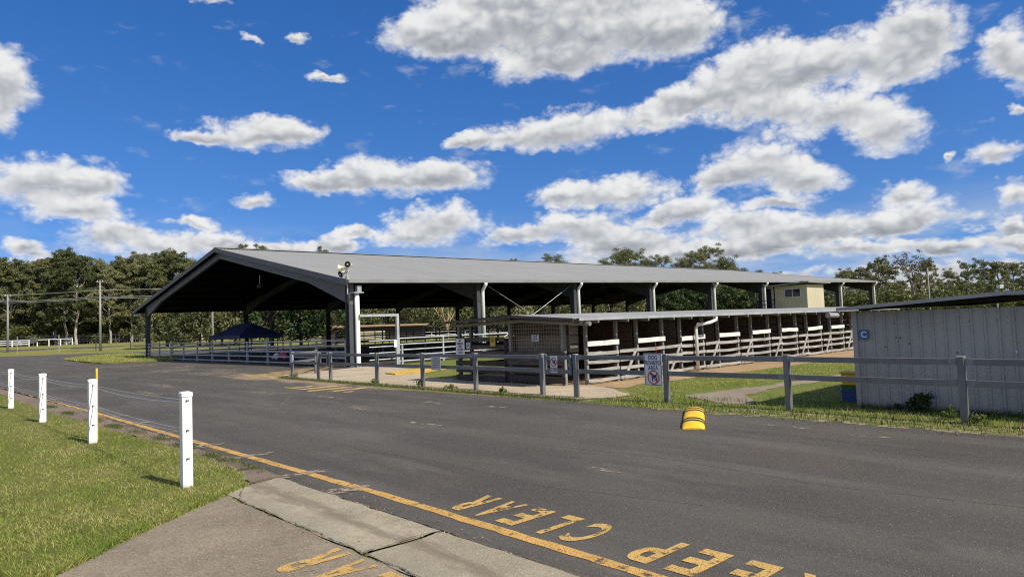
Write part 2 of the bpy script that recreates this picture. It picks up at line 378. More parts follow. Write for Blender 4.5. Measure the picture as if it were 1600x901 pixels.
CLOUDS = [(36.7,23.2,6.07,2.46), (43.3,24.4,10.34,3.96), (50.9,22.7,9.06,3.76), (57.3,22.7,4.87,3.44), (42.9,26.9,8.22,2.70), (52.2,26.3,10.08,3.12), 
    (45.9,20.9,5.98,1.85), (63.5,18.8,5.71,2.87), (69.0,18.5,7.43,2.44), (74.6,19.5,3.34,2.91), (73.6,17.0,3.60,1.94), (62.9,16.3,5.26,2.38), 
    (68.4,14.8,5.29,2.54), (72.1,12.8,3.29,2.49), (59.0,17.5,3.51,1.69), (62.9,11.6,5.14,2.85), (66.5,10.0,3.16,1.54), (59.6,10.7,2.72,1.51), 
    (42.9,15.4,5.00,1.64), (48.4,15.7,4.31,2.14), (54.3,16.0,3.91,1.60), (56.2,17.1,2.83,1.37), (38.8,15.3,2.17,1.03), (22.0,15.3,5.65,1.55), 
    (17.8,15.1,2.26,0.85), (24.5,15.9,3.21,1.37), (32.1,12.2,7.33,2.17), (26.9,11.8,3.93,1.12), (37.4,12.3,4.31,1.88), (7.6,11.0,4.04,2.17), 
    (11.0,11.5,2.78,1.89), (9.8,9.3,4.05,1.17), (5.8,17.1,2.19,2.94), (4.8,15.1,2.06,1.64), (21.9,10.2,1.90,0.90), (11.8,7.8,3.61,1.20), 
    (15.5,6.7,5.59,1.15), (19.3,7.5,2.75,0.89), (17.3,8.6,2.22,0.68), (6.7,6.6,1.78,0.70), (36.7,8.9,5.08,1.80), (34.6,7.5,4.77,1.17), 
    (28.3,7.2,2.54,0.93), (29.9,8.2,2.06,0.73), (23.8,6.9,4.37,0.71), (47.1,10.4,3.77,1.37), (52.4,10.6,4.46,1.77), (57.0,8.9,3.80,1.34), 
    (55.4,8.3,3.08,1.04), (48.0,7.9,5.87,1.81), (52.2,6.6,5.75,1.37), (42.6,7.4,3.78,1.07), (60.9,7.3,3.89,1.62), (64.8,8.5,3.24,0.89), 
    (66.1,6.4,5.89,1.37), (62.8,5.4,7.10,1.21), (56.3,5.3,5.58,0.94), (72.7,8.3,2.51,1.10), (73.4,6.7,4.18,1.28), (71.5,6.1,2.48,0.84), 
    (74.8,4.3,4.23,0.82), (69.1,4.4,4.31,0.86), (79.4,17.1,2.17,2.33), (80.3,15.4,1.36,2.01), (78.5,10.3,2.20,1.19), (79.4,7.8,1.45,1.11), 
    (79.1,5.5,1.04,0.86), (79.4,13.3,0.70,0.58), (75.5,10.7,0.53,0.40), (18.9,24.7,1.58,0.51), (27.6,20.1,2.15,0.48), (21.7,22.3,1.25,0.36), 
    (25.6,22.7,1.11,0.37), (79.2,4.0,2.08,0.69)]
TREES = [('F',11.3,187.9,20.6), ('F',14.2,197.5,21.3), ('F',15.4,184.0,19.4), ('F',18.6,194.4,21.2), ('F',19.8,185.3,19.7), ('F',21.9,185.7,19.3), 
    ('F',24.1,186.5,19.7), ('F',25.3,180.8,20.4), ('F',26.4,175.5,20.7), ('F',27.8,172.1,21.1), ('F',29.2,168.9,19.8), ('F',32.9,178.0,19.8), 
    ('F',33.8,171.5,19.5), ('F',34.8,165.4,17.2), ('F',39.1,175.0,20.0), ('F',38.5,164.1,19.2), ('F',40.6,164.8,20.1), ('F',41.8,161.5,18.8), 
    ('F',44.8,164.9,21.0), ('F',46.2,162.7,21.4), ('F',47.9,161.7,19.9), ('F',48.1,155.3,18.4), ('F',49.8,154.1,17.8), ('F',51.3,152.2,16.8), 
    ('S',11.3,213.8,21.7), ('S',15.6,227.6,23.1), ('S',14.8,212.1,20.0), ('S',17.8,205.4,19.9), ('S',19.2,214.7,20.5), ('S',22.6,206.2,19.4), 
    ('S',25.9,217.3,23.1), ('S',27.4,217.3,21.8), ('S',29.0,206.5,19.7), ('S',28.9,195.3,20.8), ('S',30.9,198.5,18.4), ('S',35.6,206.3,20.5), 
    ('S',37.7,204.4,19.2), ('S',40.4,202.0,21.9), ('S',38.5,186.9,18.9), ('S',41.2,184.6,19.9), ('S',43.2,187.1,18.3), ('S',46.9,192.2,19.8), 
    ('S',50.7,195.3,18.7), ('S',51.4,192.4,20.5), ('S',51.3,182.7,19.1), ('S',54.9,179.0,20.4), ('S',55.3,173.1,18.4), ('S',59.5,178.0,19.1), 
    ('S',58.6,168.2,17.8), ('S',65.4,182.8,18.5), ('S',62.1,168.6,18.3), ('S',66.2,168.0,18.7), ('S',72.6,175.5,19.4), ('U',10.3,194.1,5.4), 
    ('U',11.9,196.2,9.5), ('U',14.9,194.6,8.8), ('U',16.5,192.5,8.8), ('U',18.8,186.8,5.4), ('U',19.4,184.7,6.8), ('U',22.3,180.2,7.2), 
    ('U',24.7,180.3,5.3), ('U',25.5,177.7,9.0), ('U',27.5,177.0,9.1), ('U',31.5,177.6,9.6), ('U',32.8,180.5,7.9), ('U',35.2,176.8,8.3), 
    ('U',37.2,167.2,7.9), ('U',39.4,171.1,6.2), ('U',40.5,168.9,6.8), ('U',44.0,164.8,7.1), ('U',45.8,163.9,9.8), ('U',48.1,161.4,6.1), 
    ('U',50.6,162.0,8.8), ('U',52.0,154.9,7.1), ('S',62.5,165.2,22.7), ('S',66.5,161.5,22.8), ('S',77.5,151.6,21.3), ('S',98.6,132.5,17.9), 
    ('S',111.2,121.1,16.6), ('M',32.7,127.2,8.5), ('M',35.5,127.6,8.1), ('M',36.5,123.4,7.5), ('M',40.1,125.3,9.4), ('M',42.5,121.5,9.2), 
    ('M',44.9,121.6,9.5), ('M',46.5,118.4,8.4), ('M',48.9,116.3,8.2), ('D',35.2,83.3,8.5), ('D',37.8,80.5,8.5), ('D',40.5,78.5,8.5), 
    ('M',59.2,107.6,10.0), ('M',64.3,108.9,7.8), ('M',67.7,108.1,9.5), ('M',67.8,103.3,7.8), ('M',74.4,107.5,10.9), ('M',68.1,94.5,11.7), 
    ('M',77.3,99.8,10.8), ('M',79.3,99.3,8.0), ('M',77.6,92.1,7.0), ('M',78.0,86.4,10.7), ('M',86.6,91.8,10.0), ('M',85.0,84.8,9.5), 
    ('M',90.7,87.4,8.5), ('M',85.8,77.7,8.2), ('M',88.0,76.5,8.0), ('M',93.7,76.6,8.1), ('M',98.6,76.6,10.2), ('M',102.8,75.8,8.3), 
    ('U',63.5,117.7,6.1), ('U',66.4,110.6,5.9), ('U',70.5,107.8,4.9), ('U',75.0,107.5,7.0), ('U',80.5,106.3,6.0), ('U',80.8,99.0,5.1), 
    ('U',83.9,94.6,4.4), ('U',89.8,95.2,5.1), ('U',91.2,89.8,4.2), ('U',98.3,89.2,5.3), ('U',96.5,81.3,4.8), ('U',99.7,78.6,6.6), 
    ('Y',63.9,85.0,8.5), ('G',102.6,99.4,15.5), ('G',101.8,101.7,14.1), ('G',106.6,87.9,13.6), ('G',110.7,87.2,15.4), ('G',116.9,88.9,16.8), 
    ('G',115.2,84.1,14.0), ('G',121.4,85.0,14.6), ('G',124.6,82.7,13.4), ('G',118.6,75.2,14.9), ('G',124.5,75.4,16.1), ('G',127.8,74.6,13.5), 
    ('G',121.0,67.7,11.0), ('G',124.2,64.9,10.3), ('G',126.3,63.0,9.9), ('G',131.3,58.5,8.5), ('D',89.5,62.3,6.7), ('D',92.3,60.1,6.8), 
    ('D',94.6,57.7,7.0), ('D',95.8,54.9,6.6), ('D',96.3,51.8,5.8), ('D',105.7,52.7,5.2), ('R',119.2,50.6,8.0), ('R',110.6,44.2,8.7), 
    ('R',122.3,45.6,9.9), ('R',120.5,42.4,11.2), ('R',115.8,39.0,9.5), ('R',121.4,34.7,9.9), ('R',129.7,34.0,8.4), ('R',126.3,30.7,9.0), 
    ('R',130.1,30.0,9.5), ('R',131.8,28.2,9.4), ('R',143.1,28.2,9.6), ('R',138.3,25.2,8.7), ('R',138.4,22.3,9.1), ('B',119.2,36.8,11.3), 
    ('U',106.3,44.5,6.4), ('U',106.3,43.4,6.8), ('U',107.0,40.5,6.2), ('U',109.7,39.3,6.5), ('U',103.4,35.4,6.3), ('U',106.7,34.0,5.6), 
    ('U',108.0,32.5,5.5), ('U',118.3,33.7,6.4), ('U',118.6,31.6,6.2), ('U',114.2,29.2,5.5), ('U',121.6,29.0,6.2), ('U',117.5,25.5,5.6), 
    ('U',121.3,24.3,5.3), ('U',122.1,23.2,6.2), ('U',123.8,21.5,5.7), ('U',123.7,20.1,5.6), ('U',131.5,19.4,4.6), ('S',136.7,56.6,7.5), 
    ('S',145.5,56.2,8.7), ('S',145.0,51.3,7.8), ('S',151.0,49.1,7.0), ('S',148.8,45.0,7.4), ('S',156.6,43.7,7.2), ('S',158.6,39.6,6.3), 
    ('S',162.8,35.9,7.4), ('S',163.2,32.0,6.1), ('S',169.4,30.2,5.9), ('S',167.4,26.9,7.1)]
# ------------------------------------------------------------------ camera, sun, sky
cam = bpy.data.cameras.new('camera'); co = bpy.data.objects.new('camera', cam); COL.objects.link(co); S.camera = co
co.matrix_world = Matrix.Translation((0,0,1.75)) @ (Matrix.Rotation(math.radians(-42.454),4,'Z') @ Matrix.Rotation(math.radians(93.043),4,'X') @ Matrix.Rotation(math.radians(-2.183),4,'Z'))
cam.sensor_width = 36; cam.lens = 1064.4/1600*36; cam.clip_start = .05; cam.clip_end = 9000
SUN_EL, SUN_AZ = math.radians(46), math.atan2(.155, -.988)
sd = Vector((math.sin(SUN_AZ)*math.cos(SUN_EL), math.cos(SUN_AZ)*math.cos(SUN_EL), math.sin(SUN_EL)))
sl = bpy.data.lights.new('sun', 'SUN'); so = bpy.data.objects.new('sun', sl); COL.objects.link(so)
sl.energy = 5.; sl.angle = math.radians(.53); sl.color = (1,.93,.81); so.rotation_euler = sd.to_track_quat('Z','Y').to_euler(); so.location = sd*60
W = bpy.data.worlds.new('World'); S.world = W; W.use_nodes = True
W.cycles.sampling_method = 'MANUAL'; W.cycles.sample_map_resolution = 256
def world():
    t = NT(W.node_tree); n = W.node_tree.nodes
    sky = t.add('ShaderNodeTexSky', sky_type='NISHITA', sun_disc=False, sun_elevation=SUN_EL, sun_rotation=SUN_AZ, air_density=1., dust_density=.4, ozone_density=2.2, altitude=60)
    d = t.add('ShaderNodeTexCoord').outputs['Generated']
    t.l.new(t.v('NORMALIZE', t.v('MULTIPLY_ADD', t.v('MAXIMUM', d, (-1, -1, 0)), (1, 1, .85), (0, 0, .16))), sky.inputs[0])
    sx = t.add('ShaderNodeSeparateXYZ', inp={0: d})
    az = t.m('MULTIPLY', t.m('ARCTAN2', sx.outputs[0], sx.outputs[1]), 57.2958)
    el = t.m('MULTIPLY', t.m('ARCSINE', sx.outputs[2]), 57.2958)
    p = t.add('ShaderNodeCombineXYZ', inp={0: az, 1: el}).outputs[0]
    pn = t.v('MULTIPLY', p, (1, 1.35, 1))
    wv = t.v('SCALE', t.v('SUBTRACT', t.noise(pn, .22, 3, .6, col=True), (.5,.5,.5))); wv.node.inputs['Scale'].default_value = 2.3
    w2 = t.v('SCALE', t.v('SUBTRACT', t.noise(pn, .9, 3, .6, col=True), (.5,.5,.5))); w2.node.inputs['Scale'].default_value = 1.0
    q0 = t.v('ADD', t.v('ADD', p, wv), w2)
    acc = t.v('MULTIPLY', q0, (0, 0, 1e-6))
    for a, e, ra, re in CLOUDS:                      # each cumulus lobe: acc gathers (weight*x, weight*y, weight)
        ra *= 1.1 if e > 8 else 1.0; re *= 1.16 if e > 8 else 1.3
        off = t.v('MULTIPLY_ADD', acc, (1e-7, 1e-7, 1e-7), (-a/ra, -e/re, 1))
        q = t.v('MULTIPLY_ADD', q0, (1/ra, 1/re, 0), off)
        q2 = t.v('MINIMUM', q, t.v('MULTIPLY', q, (1, 1.55, 0)))
        w = t.m('SUBTRACT', 1., t.v('LENGTH', q2, out=1), clamp=True)
        sc = t.v('SCALE', q); t.l.new(w, sc.node.inputs['Scale'])
        acc = t.v('ADD', acc, sc)
    ax = t.add('ShaderNodeSeparateXYZ', inp={0: acc}); Wsum = ax.outputs[2]
    hh = t.m('DIVIDE', ax.outputs[1], t.m('ADD', Wsum, .05))
    # low bank of broken cloud above the horizon
    band = t.m('MULTIPLY', t.step(el, 8.5, 4.), t.step(el, -1, 1.))
    bn = t.noise(t.v('MULTIPLY', p, (.17, .6, 1)), 1., 5, .55)
    Wt = t.m('ADD', Wsum, t.m('MULTIPLY', t.m('MULTIPLY', t.step(bn, .42, .62), band), .66))
    # unseen broken cloud behind and above the camera, added to whiten the fill light
    away = t.m('MAXIMUM', t.step(t.m('ABSOLUTE', t.m('SUBTRACT', az, 42.5)), 48, 60), t.step(el, 28, 36))
    Wt = t.m('ADD', Wt, t.m('MULTIPLY', t.m('MULTIPLY', away, t.step(t.noise(d, 2.6, 4, .55), .44, .60)), .7))
    def billow(v, o):                                # rounded lobes with sharp creases between them
        r = None
        for sc_, am in ((.30,.46),(.72,.30),(1.7,.17),(3.9,.09))[:o]:
            nz = t.noise(v, sc_, 1, .4)
            k_ = t.m('MULTIPLY', t.m('ABSOLUTE', t.m('SUBTRACT', nz, .5)), am*5.2)
            r = k_ if r is None else t.m('ADD', r, k_)
        return r
    b1 = billow(pn, 4); b2 = billow(t.v('ADD', pn, (.35, .75, 0)), 3); b3 = billow(pn, 3); b5 = billow(pn, 2); b4 = billow(t.v('ADD', pn, (.5, 1.0, 0)), 2)
    f1 = t.noise(pn, .9, 8, .66)
    den = t.m('ADD', t.m('MULTIPLY', t.m('MINIMUM', Wt, .8), 1.25), t.m('MULTIPLY', t.m('SUBTRACT', b1, .5), .60))
    den = t.m('ADD', den, t.m('MULTIPLY', t.m('SUBTRACT', f1, .5), .50))
    den = t.m('MULTIPLY', den, t.step(Wt, 0., .14))
    soft = t.step(hh, .1, -.45, 0., .22)             # bases are mistier than tops
    alpha = t.add('ShaderNodeMapRange', interpolation_type='SMOOTHSTEP', inp={0: den, 1: t.m('SUBTRACT', .08, soft), 2: t.m('ADD', .80, soft)}).outputs[0]
    alpha = t.m('MULTIPLY', alpha, t.step(el, -.6, .5))
    core = t.step(t.m('ADD', Wt, t.m('MULTIPLY', t.m('SUBTRACT', b5, .4), .16)), .18, 1.1)
    low = t.step(t.m('ADD', hh, t.m('MULTIPLY', t.m('SUBTRACT', b5, .4), .28)), .40, -.32)
    s = t.m('SUBTRACT', 1.0, t.m('MULTIPLY', t.m('MULTIPLY', core, low), .60))
    s = t.m('SUBTRACT', s, t.m('MULTIPLY', core, .10))
    s = t.m('ADD', s, t.m('ADD', t.m('MULTIPLY', t.m('SUBTRACT', b3, b2), .10), t.m('MULTIPLY', t.m('SUBTRACT', b5, b4), .13)))
    s = t.m('ADD', s, t.m('MULTIPLY', t.m('SUBTRACT', f1, .5), .07))
    s = t.m('SUBTRACT', s, t.m('MULTIPLY', t.step(el, 8, 1), .16), clamp=True)
    veil = t.m('MULTIPLY', t.step(t.noise(t.v('MULTIPLY', p, (.09, .34, 1)), 1., 5, .55), .36, .66), t.m('MULTIPLY', t.step(el, 10, 3), t.step(el, -1, .5)))
    wisp = t.m('MULTIPLY', t.step(t.noise(t.v('MULTIPLY', pn, (.55, 1, 1)), .34, 7, .62), .57, .75), .38)
    thin = t.m('MAXIMUM', t.m('MULTIPLY', veil, .8), t.m('MULTIPLY', wisp, t.step(el, 2, 8)))
    ramp = t.add('ShaderNodeValToRGB', inp={0: s}); e = ramp.color_ramp.elements
    e[0].position = .10; e[0].color = (.30,.325,.37,1); e[1].position = .98; e[1].color = (1,1,.99,1)
    k = e.new(.52); k.color = (.56,.58,.61,1)
    hs = t.add('ShaderNodeHueSaturation', inp={'Hue': .512, 'Saturation': SKY_SAT, 'Value': SKY_VAL, 'Color': sky.outputs[0]})
    skc = t.mix(1., hs.outputs[0], hs.outputs[0])
    cl = t.v('SCALE', ramp.outputs[0]); cl.node.inputs['Scale'].default_value = CLOUD_GAIN
    vc = t.v('SCALE', (.66,.72,.80)); vc.node.inputs['Scale'].default_value = CLOUD_GAIN
    mx = t.mix(t.m('MULTIPLY', alpha, .97), t.mix(thin, hs.outputs[0], vc), cl)
    bg = n['Background']; t.l.new(mx, bg.inputs[0]); bg.inputs[1].default_value = SKY_STRENGTH
SKY_SAT, SKY_VAL, CLOUD_GAIN, SKY_STRENGTH = 1.37, 1.62, 9.6, .075
world()
S.view_settings.view_transform = 'Standard'; S.view_settings.look = 'None'; S.view_settings.gamma = 1; S.view_settings.exposure = .26
S.render.engine = 'CYCLES'; S.render.filter_size = 1.15; S.cycles.filter_width = 1.15; S.cycles.use_denoising = False
S.cycles.max_bounces = 6; S.cycles.diffuse_bounces = 3; S.cycles.glossy_bounces = 2; S.cycles.transparent_max_bounces = 12; S.cycles.transmission_bounces = 3
S.cycles.caustics_reflective = False; S.cycles.caustics_refractive = False; S.cycles.sample_clamp_indirect = 6
# ------------------------------------------------------------------ the land
def ground():
    xs = np.concatenate([[-4000,-1500,-500,-200], np.arange(-100,301,8), [350,450,600,900,1500,4000]])
    ys = np.concatenate([[-4000,-1500,-500,-200], np.arange(-100,301,8), [350,450,600,900,1500,4000]])
    V = [(x, y, h(x,y)) for y in ys for x in xs]; n = len(xs)
    F = [(j*n+i, j*n+i+1, (j+1)*n+i+1, (j+1)*n+i) for j in range(len(ys)-1) for i in range(n-1)]
    me = bpy.data.meshes.new('ground'); me.from_pydata(V, [], F); me.materials.append(M['field'])
    o = bpy.data.objects.new('ground', me); COL.objects.link(o); o['kind'] = 'structure'
ground()
sheet('road', [(3.45,-60),(11.15,-60),(11.2,2),(11.1,8),(11.15,11),(11.0,14),(10.9,18),(11.6,24),(12.2,28),(16.6,29.4),(16.6,66),(30,66),(48,90),(26,101.5),(18,112),(11.5,120),(-60,190),(-90,190),(-30,100),(2.95,40),(3.3,20),(3.5,8.2)], .008, 'asphalt', .03, .35)
def strip(name, s0, s1, l0, l1, z, mat):
    n = 60; V = []; R = random.Random(3)
    for i in range(n+1):
        l = l0+(l1-l0)*i/n
        for s_ in (s0, (s0+s1)/2, s1):
            q = s_+R.gauss(0,.15); x, y = .671*q+.741*l, .741*q-.671*l; V.append((x, y, h(x,y)+z))
    F = [(i*3+k, i*3+k+1, i*3+k+4, i*3+k+3) for i in range(n) for k in range(2)]
    me = bpy.data.meshes.new(name); me.from_pydata(V, [], F); me.materials.append(M[mat])
    o = bpy.data.objects.new(name, me); COL.objects.link(o); o['kind'] = 'structure'
strip('back_road', 127.5, 131.5, -160, 40, .03, 'asphalt')
# the grassed island at the turn, with its cut edge
sheet('traffic_island', [(12.3,77),(11.75,67),(11.6,58),(13.3,57),(16,56),(17.5,60),(17.5,70),(21,84),(19.9,89),(16,85)], .012, 'field', .1, .5, thick=.09)
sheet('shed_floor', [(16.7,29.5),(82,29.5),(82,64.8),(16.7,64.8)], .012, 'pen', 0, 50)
sheet('path', [(12.2,27.9),(11.2,23.8),(11.3,18.6),(11.35,14),(11.55,11.5),(11.5,10.5),(12.3,10.0),(12.8,10.0),(13.4,10.9),(14.05,11.9),(14.2,13),(13.9,13.2),(13.9,18.6),(14.1,20.3),(15.2,21.9),(16.3,22.6),(17.5,29.3)], .014, 'path', .04, .3)
sheet('paddock', [(13.9,18.2),(15.7,20.6),(17,22.3),(17.8,29.2),(70,29.2),(70,18.2)], .006, 'verge', .05, .5)
sheet('stall_yard', [(14.0,11.2),(15,11.45),(20,11.0),(28,10.5),(45,10.3),(45,18.3),(13.95,18.3)], .010, 'dirt', .07, .3)
sheet('lawn_court', [(11.15,-12),(11.2,2.5),(11.15,5.6),(11.12,8),(11.2,10.2),(12.9,9.6),(14.05,11.3),(20,11.1),(28,10.6),(45,10.4),(45,-12)], .006, 'verge', .05, .35)
sheet('curved_path', [(13.3,8.9),(12.85,8.2),(12.3,7.3),(12.5,6.95),(13.1,7.05),(13.9,7.75),(15.5,7.9),(18.9,7.4),(26,7.3),(26,7.9),(20.4,7.95),(16.9,8.3),(15.1,8.5),(14.3,8.7)], .012, 'pathold', .05, .2)
sheet('verge_dirt', [(10.9,-8),(12.5,-8),(12.2,1.5),(12.15,4),(11.9,6.6),(11.5,7.5),(11.05,8.2),(11.05,5.6)], .0115, 'silt', .06, .25)
sheet('yellow_step', [(14.15,22.2),(14.4,23.3),(16.9,24.3),(17.1,22.9),(15.3,22.0)], .016, 'yelconc', .04, .2, thick=.05)
sheet('driveway', [(-14,-14),(2.72,-14),(2.72,7.55),(3.0,8.02),(2.3,7.42),(1.57,6.82),(.9,6.16),(-3,2.9),(-14,-5)], .008, 'drive', .012, .25)
sheet('lawn', [(3.06,8.04),(3.27,8.7),(3.31,10),(3.28,12),(3.14,15),(2.98,18),(2.89,21.5),(2.86,27),(2.84,31),(2.5,42),(-30,100),(-60,90),(-60,-30),(-14,-5),(-3,2.95),(.9,6.2),(1.57,6.86),(2.3,7.46)], .010, 'lawn', .03, .2, thick=.03)
# kerb: a shallow dished strip in three cast lengths
def kerb():
    prof = [(2.74,.012),(2.80,.02),(2.95,.018),(3.12,-.002+.014),(3.26,.012),(3.42,.03),(3.50,.016)]
    R = random.Random(4); mb = MB()
    for y0, y1 in ((8.05,4.83),(4.79,1.2),(1.16,-3),(-3.04,-9),(-9.04,-16)):
        n = max(2, int((y0-y1)/.18)); rows = []
        for i in range(n+1):
            y = y0+(y1-y0)*i/n; rows.append([(x+(R.gauss(0,.012) if k in (0,6) else 0), y+.25*(3.1-x)*0, z) for k,(x,z) in enumerate(prof)])
        for i in range(n):
            for k in range(6): mb.face([rows[i][k], rows[i][k+1], rows[i+1][k+1], rows[i+1][k]])
    o = mb.build('kerb', 'kerb', recalc=False); o['kind'] = 'structure'
    bm = bmesh.new(); bm.from_mesh(o.data); bmesh.ops.remove_doubles(bm, verts=bm.verts, dist=.001); bmesh.ops.recalc_face_normals(bm, faces=bm.faces)
    for f in bm.faces: 
        if f.normal.z < 0: f.normal_flip()
        f.smooth = True
    bm.to_mesh(o.data); bm.free()
kerb()
def wander(name, pts, w, z, mat, seed=1):
    R = random.Random(seed); L_, R_ = [], []; P = []
    for a, b in zip(pts[:-1], pts[1:]):
        a, b = Vector(a), Vector(b); n = max(1, int((b-a).length/.07))
        for k in range(n): P.append(a.lerp(b, k/n)+Vector((R.gauss(0,.008), R.gauss(0,.008))))
    P.append(Vector(pts[-1])); V = []
    for i, q in enumerate(P):
        d = (P[min(i+1,len(P)-1)]-P[max(0,i-1)]).normalized(); n = Vector((-d.y, d.x)); ww = w*R.uniform(.4,1.2)
        V += [(*(q+n*ww/2), z), (*(q-n*ww/2), z)]
    me = bpy.data.meshes.new(name); me.from_pydata(V, [], [(2*i, 2*i+1, 2*i+3, 2*i+2) for i in range(len(P)-1)]); me.materials.append(M[mat])
    o = bpy.data.objects.new(name, me); COL.objects.link(o); o['kind'] = 'structure'
wander('pavement_crack', [(3.02,8.0),(2.74,7.4),(2.75,5.5),(2.73,3),(2.74,-4)], .015, .024, 'crack', 2)
wander('pavement_crack', [(2.75,4.82),(2.95,4.8),(3.2,4.84),(3.5,4.8)], .02, .0345, 'crack', 3)
wander('pavement_crack', [(3.5,7.6),(3.52,5),(3.5,2),(3.5,-6)], .045, .0185, 'crack', 5)
wander('pavement_crack', [(-1,5.2),(.9,5.4),(2.1,4.9),(2.7,4.6)], .012, .0125, 'silt', 6)
# worn edging between the lawn and the road
sheet('edging_dirt', [(3.1,8.1),(3.56,8.1),(3.58,14),(3.6,20),(3.42,31),(2.9,42),(2.4,40),(2.75,30),(2.8,20),(3.05,14)], .0125, 'brick', .04, .15)
for i, (y, x0, x1, w) in enumerate([(8.12,3.14,3.5,.75),(9.0,3.28,3.5,.7),(10.6,3.33,3.5,.6),(12.1,3.3,3.52,.6),(13.5,3.25,3.54,.7)]):
    sheet('edging_paver', [(x0,y),(x1,y-.05),(x1+.02,y+w*.9),(x0-.02,y+w*.92)], .018, 'brick', .015, .15, seed=i, thick=.02)
for i, (x, y) in enumerate([(3.65,6.9),(3.72,8.1),(3.72,9.95),(3.68,11.5),(3.7,13.7),(3.72,15.8),(3.66,17.8),(3.62,20.5),(3.6,25)]):
    L = .55+.25*((i*7) % 5)/5; sheet('silt_patch', [(x-.3,y+.1),(x-.1,y-.12),(x+.3*L*1.4,y-.16),(x+.45*L*1.4,y-.06),(x+.25,y+.06),(x-.08,y+.14)], .0165, 'siltline', .05, .08, seed=i)
for i, (x, y, a, b) in enumerate([(8.3,20.2,1.2,.25),(7.4,27.5,1.5,.3),(7.8,13.8,.5,.14),(9.4,13.2,.6,.14),(8.6,16.9,.9,.12),(9.6,11.2,.35,.1),(7.2,10.4,.5,.09),(6.1,24,1.4,.2),(10.3,5.2,.5,.07),(10.1,3.9,.4,.06),(6.2,5.4,.4,.05),(12.6,36,1.8,.5),(12.9,43,2,.7),(11.6,50,1.6,1.6),(11.2,33.5,2.2,.8),(10.9,39,1.8,1.2)]):
    sheet('silt_patch', [(x-b,y-a*.8),(x+b*.6,y-a),(x+b,y+a*.3),(x+b*.3,y+a),(x-b*.8,y+a*.6)], .0142, 'silt', b*.35, .12, seed=30+i)
sheet('road_line', [(3.79,-30),(3.91,-30),(3.90,3),(3.93,6.3),(3.83,12.2),(3.75,19),(3.32,33.7),(2.9,46),(2.78,46),(3.2,33.7),(3.63,19),(3.71,12.2),(3.81,6.3),(3.78,3)], .0125, 'line', .005, .15)
sheet('road_hatching', [(10.9,29.3),(14.4,31.2),(16.3,31.9),(13.6,27.2),(11.9,26.2),(11.2,25.0)], .0135, 'hatch', .2, .4)
sheet('road_hatching', [(9.5,21.6),(9.2,19.2),(9.75,17.6),(10.5,18.2),(10.6,20.2)], .0135, 'hatch', .1, .2)
# faint seams of an old road patch, and fine cracks
for k, P in enumerate([[(6.35,14.9),(7.6,13.2),(8.95,12.9),(9.7,14.2)],[(6.4,15.0),(8.6,19.0),(9.9,18.6)],[(5.2,30),(5.6,24),(6.3,19)]]): wander('pavement_seam', P, .035, .0105, 'silt', 20+k)
for k, P in enumerate([[(5.1,9.2),(5.3,7.1),(5.2,5.3),(5.6,3.6)],[(6.9,7.6),(7.2,5.2),(7.0,3.0),(7.3,1.2)],[(9.3,8.3),(9.6,5.1),(9.4,2.2)],[(4.2,12.5),(4.4,10.2),(4.3,8.4)]]): wander('pavement_crack', P, .014, .0108, 'crack', 30+k)
def road_text(word, yc, pitch, x0, x1, name):
    o = None
    for i, ch in enumerate(word):
        ob = text(ch, 1., name, 'letter', None, (0,0,0), ROAD, 0, 1, 1, .03)
        vs = np.array([v.co[:] for v in ob.data.vertices]); lo, hi = vs.min(0), vs.max(0); w = .235 if ch != 'L' else .2
        y = yc+i*pitch
        for v in ob.data.vertices:
            v.co.x = x0+(v.co.x-lo[0])/(hi[0]-lo[0])*(x1-x0); v.co.y = y+((v.co.y-lo[1])/(hi[1]-lo[1])-.5)*w; v.co.z = .0135
        ob['kind'] = 'structure'
road_text('KEEP', 2.06, .375, 4.0, 4.56, 'road_lettering'); road_text('CLEAR', 3.86, .375, 4.0, 4.56, 'road_lettering')
road_text('CLEAR', 3.42, .40, 2.12, 2.68, 'driveway_lettering'); road_text('KEEP', 1.45, .40, 2.12, 2.68, 'driveway_lettering')
# ------------------------------------------------------------------ white post and wire fence by the lawn
t = thing('post_and_wire_fence', 'white square timber posts strung with thin wire along the lawn edge', 'fence', (2.5,8.4,0))
wp = [(2.53,8.42,1.125,.11),(2.53,13.35,1.105,.12),(2.45,17.86,1.085,.125),(2.39,22.53,1.08,.12),(2.32,27.3,1.08,.12)]
for x, y, z, w in wp:
    mb = MB(); a = w/2; mb.box((x-a,y-a,-.1),(x+a,y+a,z-.06)); b = MB(); b.box((x-a-.006,y-a-.006,z-.058),(x+a+.006,y+a+.006,z-.012))
    b.hexa([(x-a-.006,y-a-.006,z-.012),(x+a+.006,y-a-.006,z-.012),(x+a+.006,y+a+.006,z-.012),(x-a-.006,y+a+.006,z-.012),(x-a+.02,y-a+.02,z),(x+a-.02,y-a+.02,z),(x+a-.02,y+a-.02,z),(x-a+.02,y+a-.02,z)])
    p = part('post', mb, 'white', t, bevel=.005); part('cap', b, 'white', p, bevel=.003)
    for zz in (z-.10, z-.44, z-.76):
        c = MB(); c.tube([(x-.01,y-a-.022,zz),(x-.01,y-a+.01,zz)], .008, 6); c.box((x-.016,y-a-.004,zz-.008),(x+.02,y-a+.002,zz+.004)); part('wire_fixing', c, 'black', p)
for zz in (.10, .13, .44, .465):
    mb = MB(); pts = []
    for (x,y,z,w), (x2,y2,z2,w2) in zip(wp[:-1], wp[1:]):
        for k in range(8): q = k/8; pts.append((x+(x2-x)*q, y+(y2-y)*q, z+(z2-z)*q-zz-.05*math.sin(q*PI)*(.4 if zz in (.10,.44) else 1)))
    mb.tube(pts, .003, 4); part('wire', mb, 'wire', t)
t = thing('marker_stake', 'thin yellow marker stake standing right behind a white fence post', 'stake', (2.66,13.62,0))
